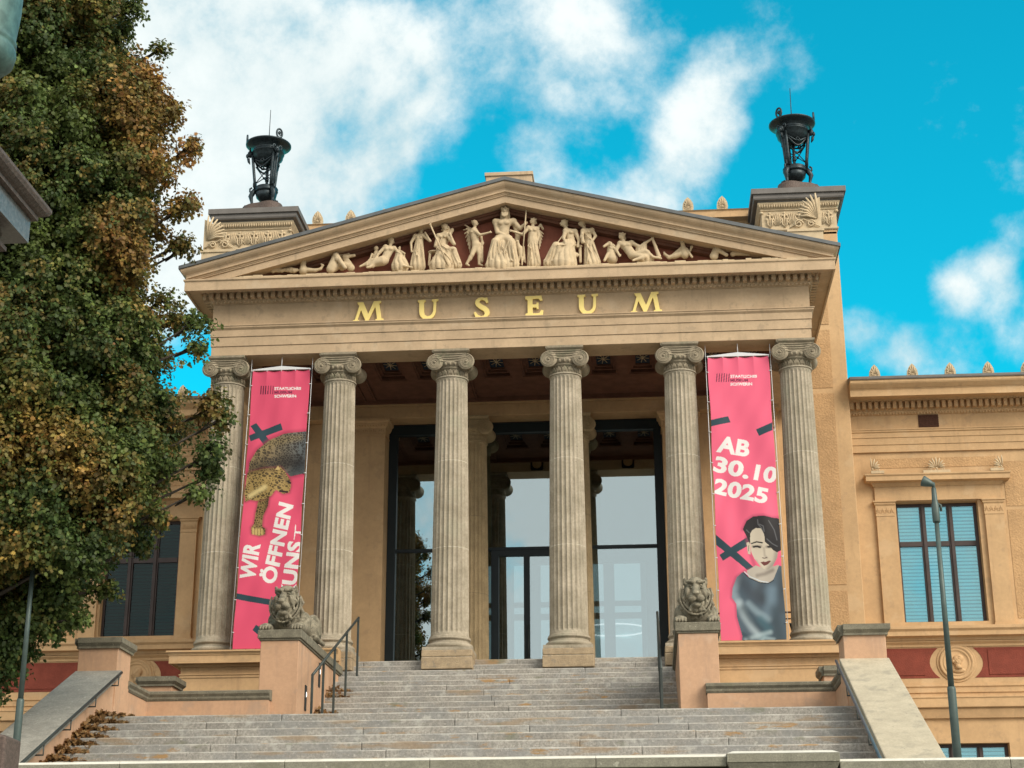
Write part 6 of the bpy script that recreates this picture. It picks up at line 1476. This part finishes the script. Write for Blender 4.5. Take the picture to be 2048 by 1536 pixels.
        rust = np.clip((wx-120)/200, 0, 1)*np.clip((660-wy)/240, 0, 1)*.62+.66*np.exp(-((wy-930)/230)**2)*np.clip((220-wx)/180, 0, 1)+.18*np.exp(-((wx-420)/60)**2-((wy-850)/120)**2)+.26*nf-.08+r.normal(0, .20, nt)
        hue = np.sin(tw[:, 0]*1.3+tw[:, 2]*2.2)+r.normal(0, .5, nt)
        for i in range(nt):
            ax_ = u[i]*.7+r.normal(size=3)*.5; ax_ /= np.linalg.norm(ax_); tt = r.uniform(-.13, .13, (m, 1))
            o = ax_*tt+r.normal(size=(m, 3))*.038; cc = tw[i]+o
            out = u[i]*.7+np.array([.15, -.30, .55])
            Cs.append(cc); Ns.append(r.normal(size=(m, 3))*.75+out); As.append(o*7+ax_*.6+r.normal(size=(m, 3))*.4+np.array([0, 0, -.25])); Ss.append(r.uniform(.045, .105, m))
            q = np.clip(rust[i]+r.normal(0, .12, m), 0, 1)[:, None]
            g1 = np.array([.045, .078, .020]); g2 = np.array([.115, .150, .035]); o1 = np.array([.24, .105, .030]); o2 = np.array([.42, .27, .065])
            g = g1+(g2-g1)*np.clip(.35+.25*hue[i]+r.normal(0, .2, (m, 1)), 0, 1); w = np.clip(.30+r.normal(0, .3, (m, 1))+(.30 if (x < 160 and y > 700) else 0), 0, 1); oo = o1+(o2-o1)*w
            k = g*(1-q)+oo*q; Ks.append(k*r.uniform(.75, 1.2, (m, 1))*tb[i])
    C, N, A_, S_, K = [np.concatenate(v) for v in (Cs, Ns, As, Ss, Ks)]
    leaf_mesh('crown', C, S_, N, A_, np.clip(K, 0, 1), t)
    print('leaves', len(C), 'clumps', len(cl))
tree()

# ------------------------------------------------------------------ drifts of fallen leaves
def fallen(name, spots, n, label):
    r = np.random.default_rng(5); C = []
    for k in range(n):
        s = spots[r.integers(len(spots))]; (x0, x1, y0, y1, z, hgt) = s; u = r.random()**1.8
        C.append(((x0+(x1-x0)*u) if abs(x0) > abs(x1) else x0+(x1-x0)*u, r.uniform(y0, y1), z+.01+r.random()*hgt*(1-u)))
    C = np.array(C); m = len(C); N = r.normal(size=(m, 3))*.5+np.array([0, -.3, .9]); A = r.normal(size=(m, 3))
    q = r.random((m, 1)); K = np.array([.20, .095, .035])*(1-q)+np.array([.36, .23, .10])*q
    o = leaf_mesh(name, C, r.uniform(.07, .13, m), N, A, K*r.uniform(.6, 1.15, (m, 1)), fold=.3); setp(o, label, 'leaves', kind='stuff')
sp = []
for j in range(1, 9): sp.append((-6.92, -6.92+.62-.02*j, LY-j*TR+.02, LY-(j-1)*TR, LZ-j*RI, .11))
sp.append((-6.92, -6.3, LY+.02, LY+.5, LZ, .12))
fallen('fallen_leaves', sp, 2100, 'brown oak leaves drifted against the left parapet on the lower steps')
sp = [(-3.86, -3.35, UY0-j*TR+.02, UY0-(j-1)*TR, -.15-j*RI, .14) for j in (6, 7, 10, 11, 12, 13)]
fallen('fallen_leaves', sp, 420, 'brown oak leaves gathered at the foot of the left lion pier')
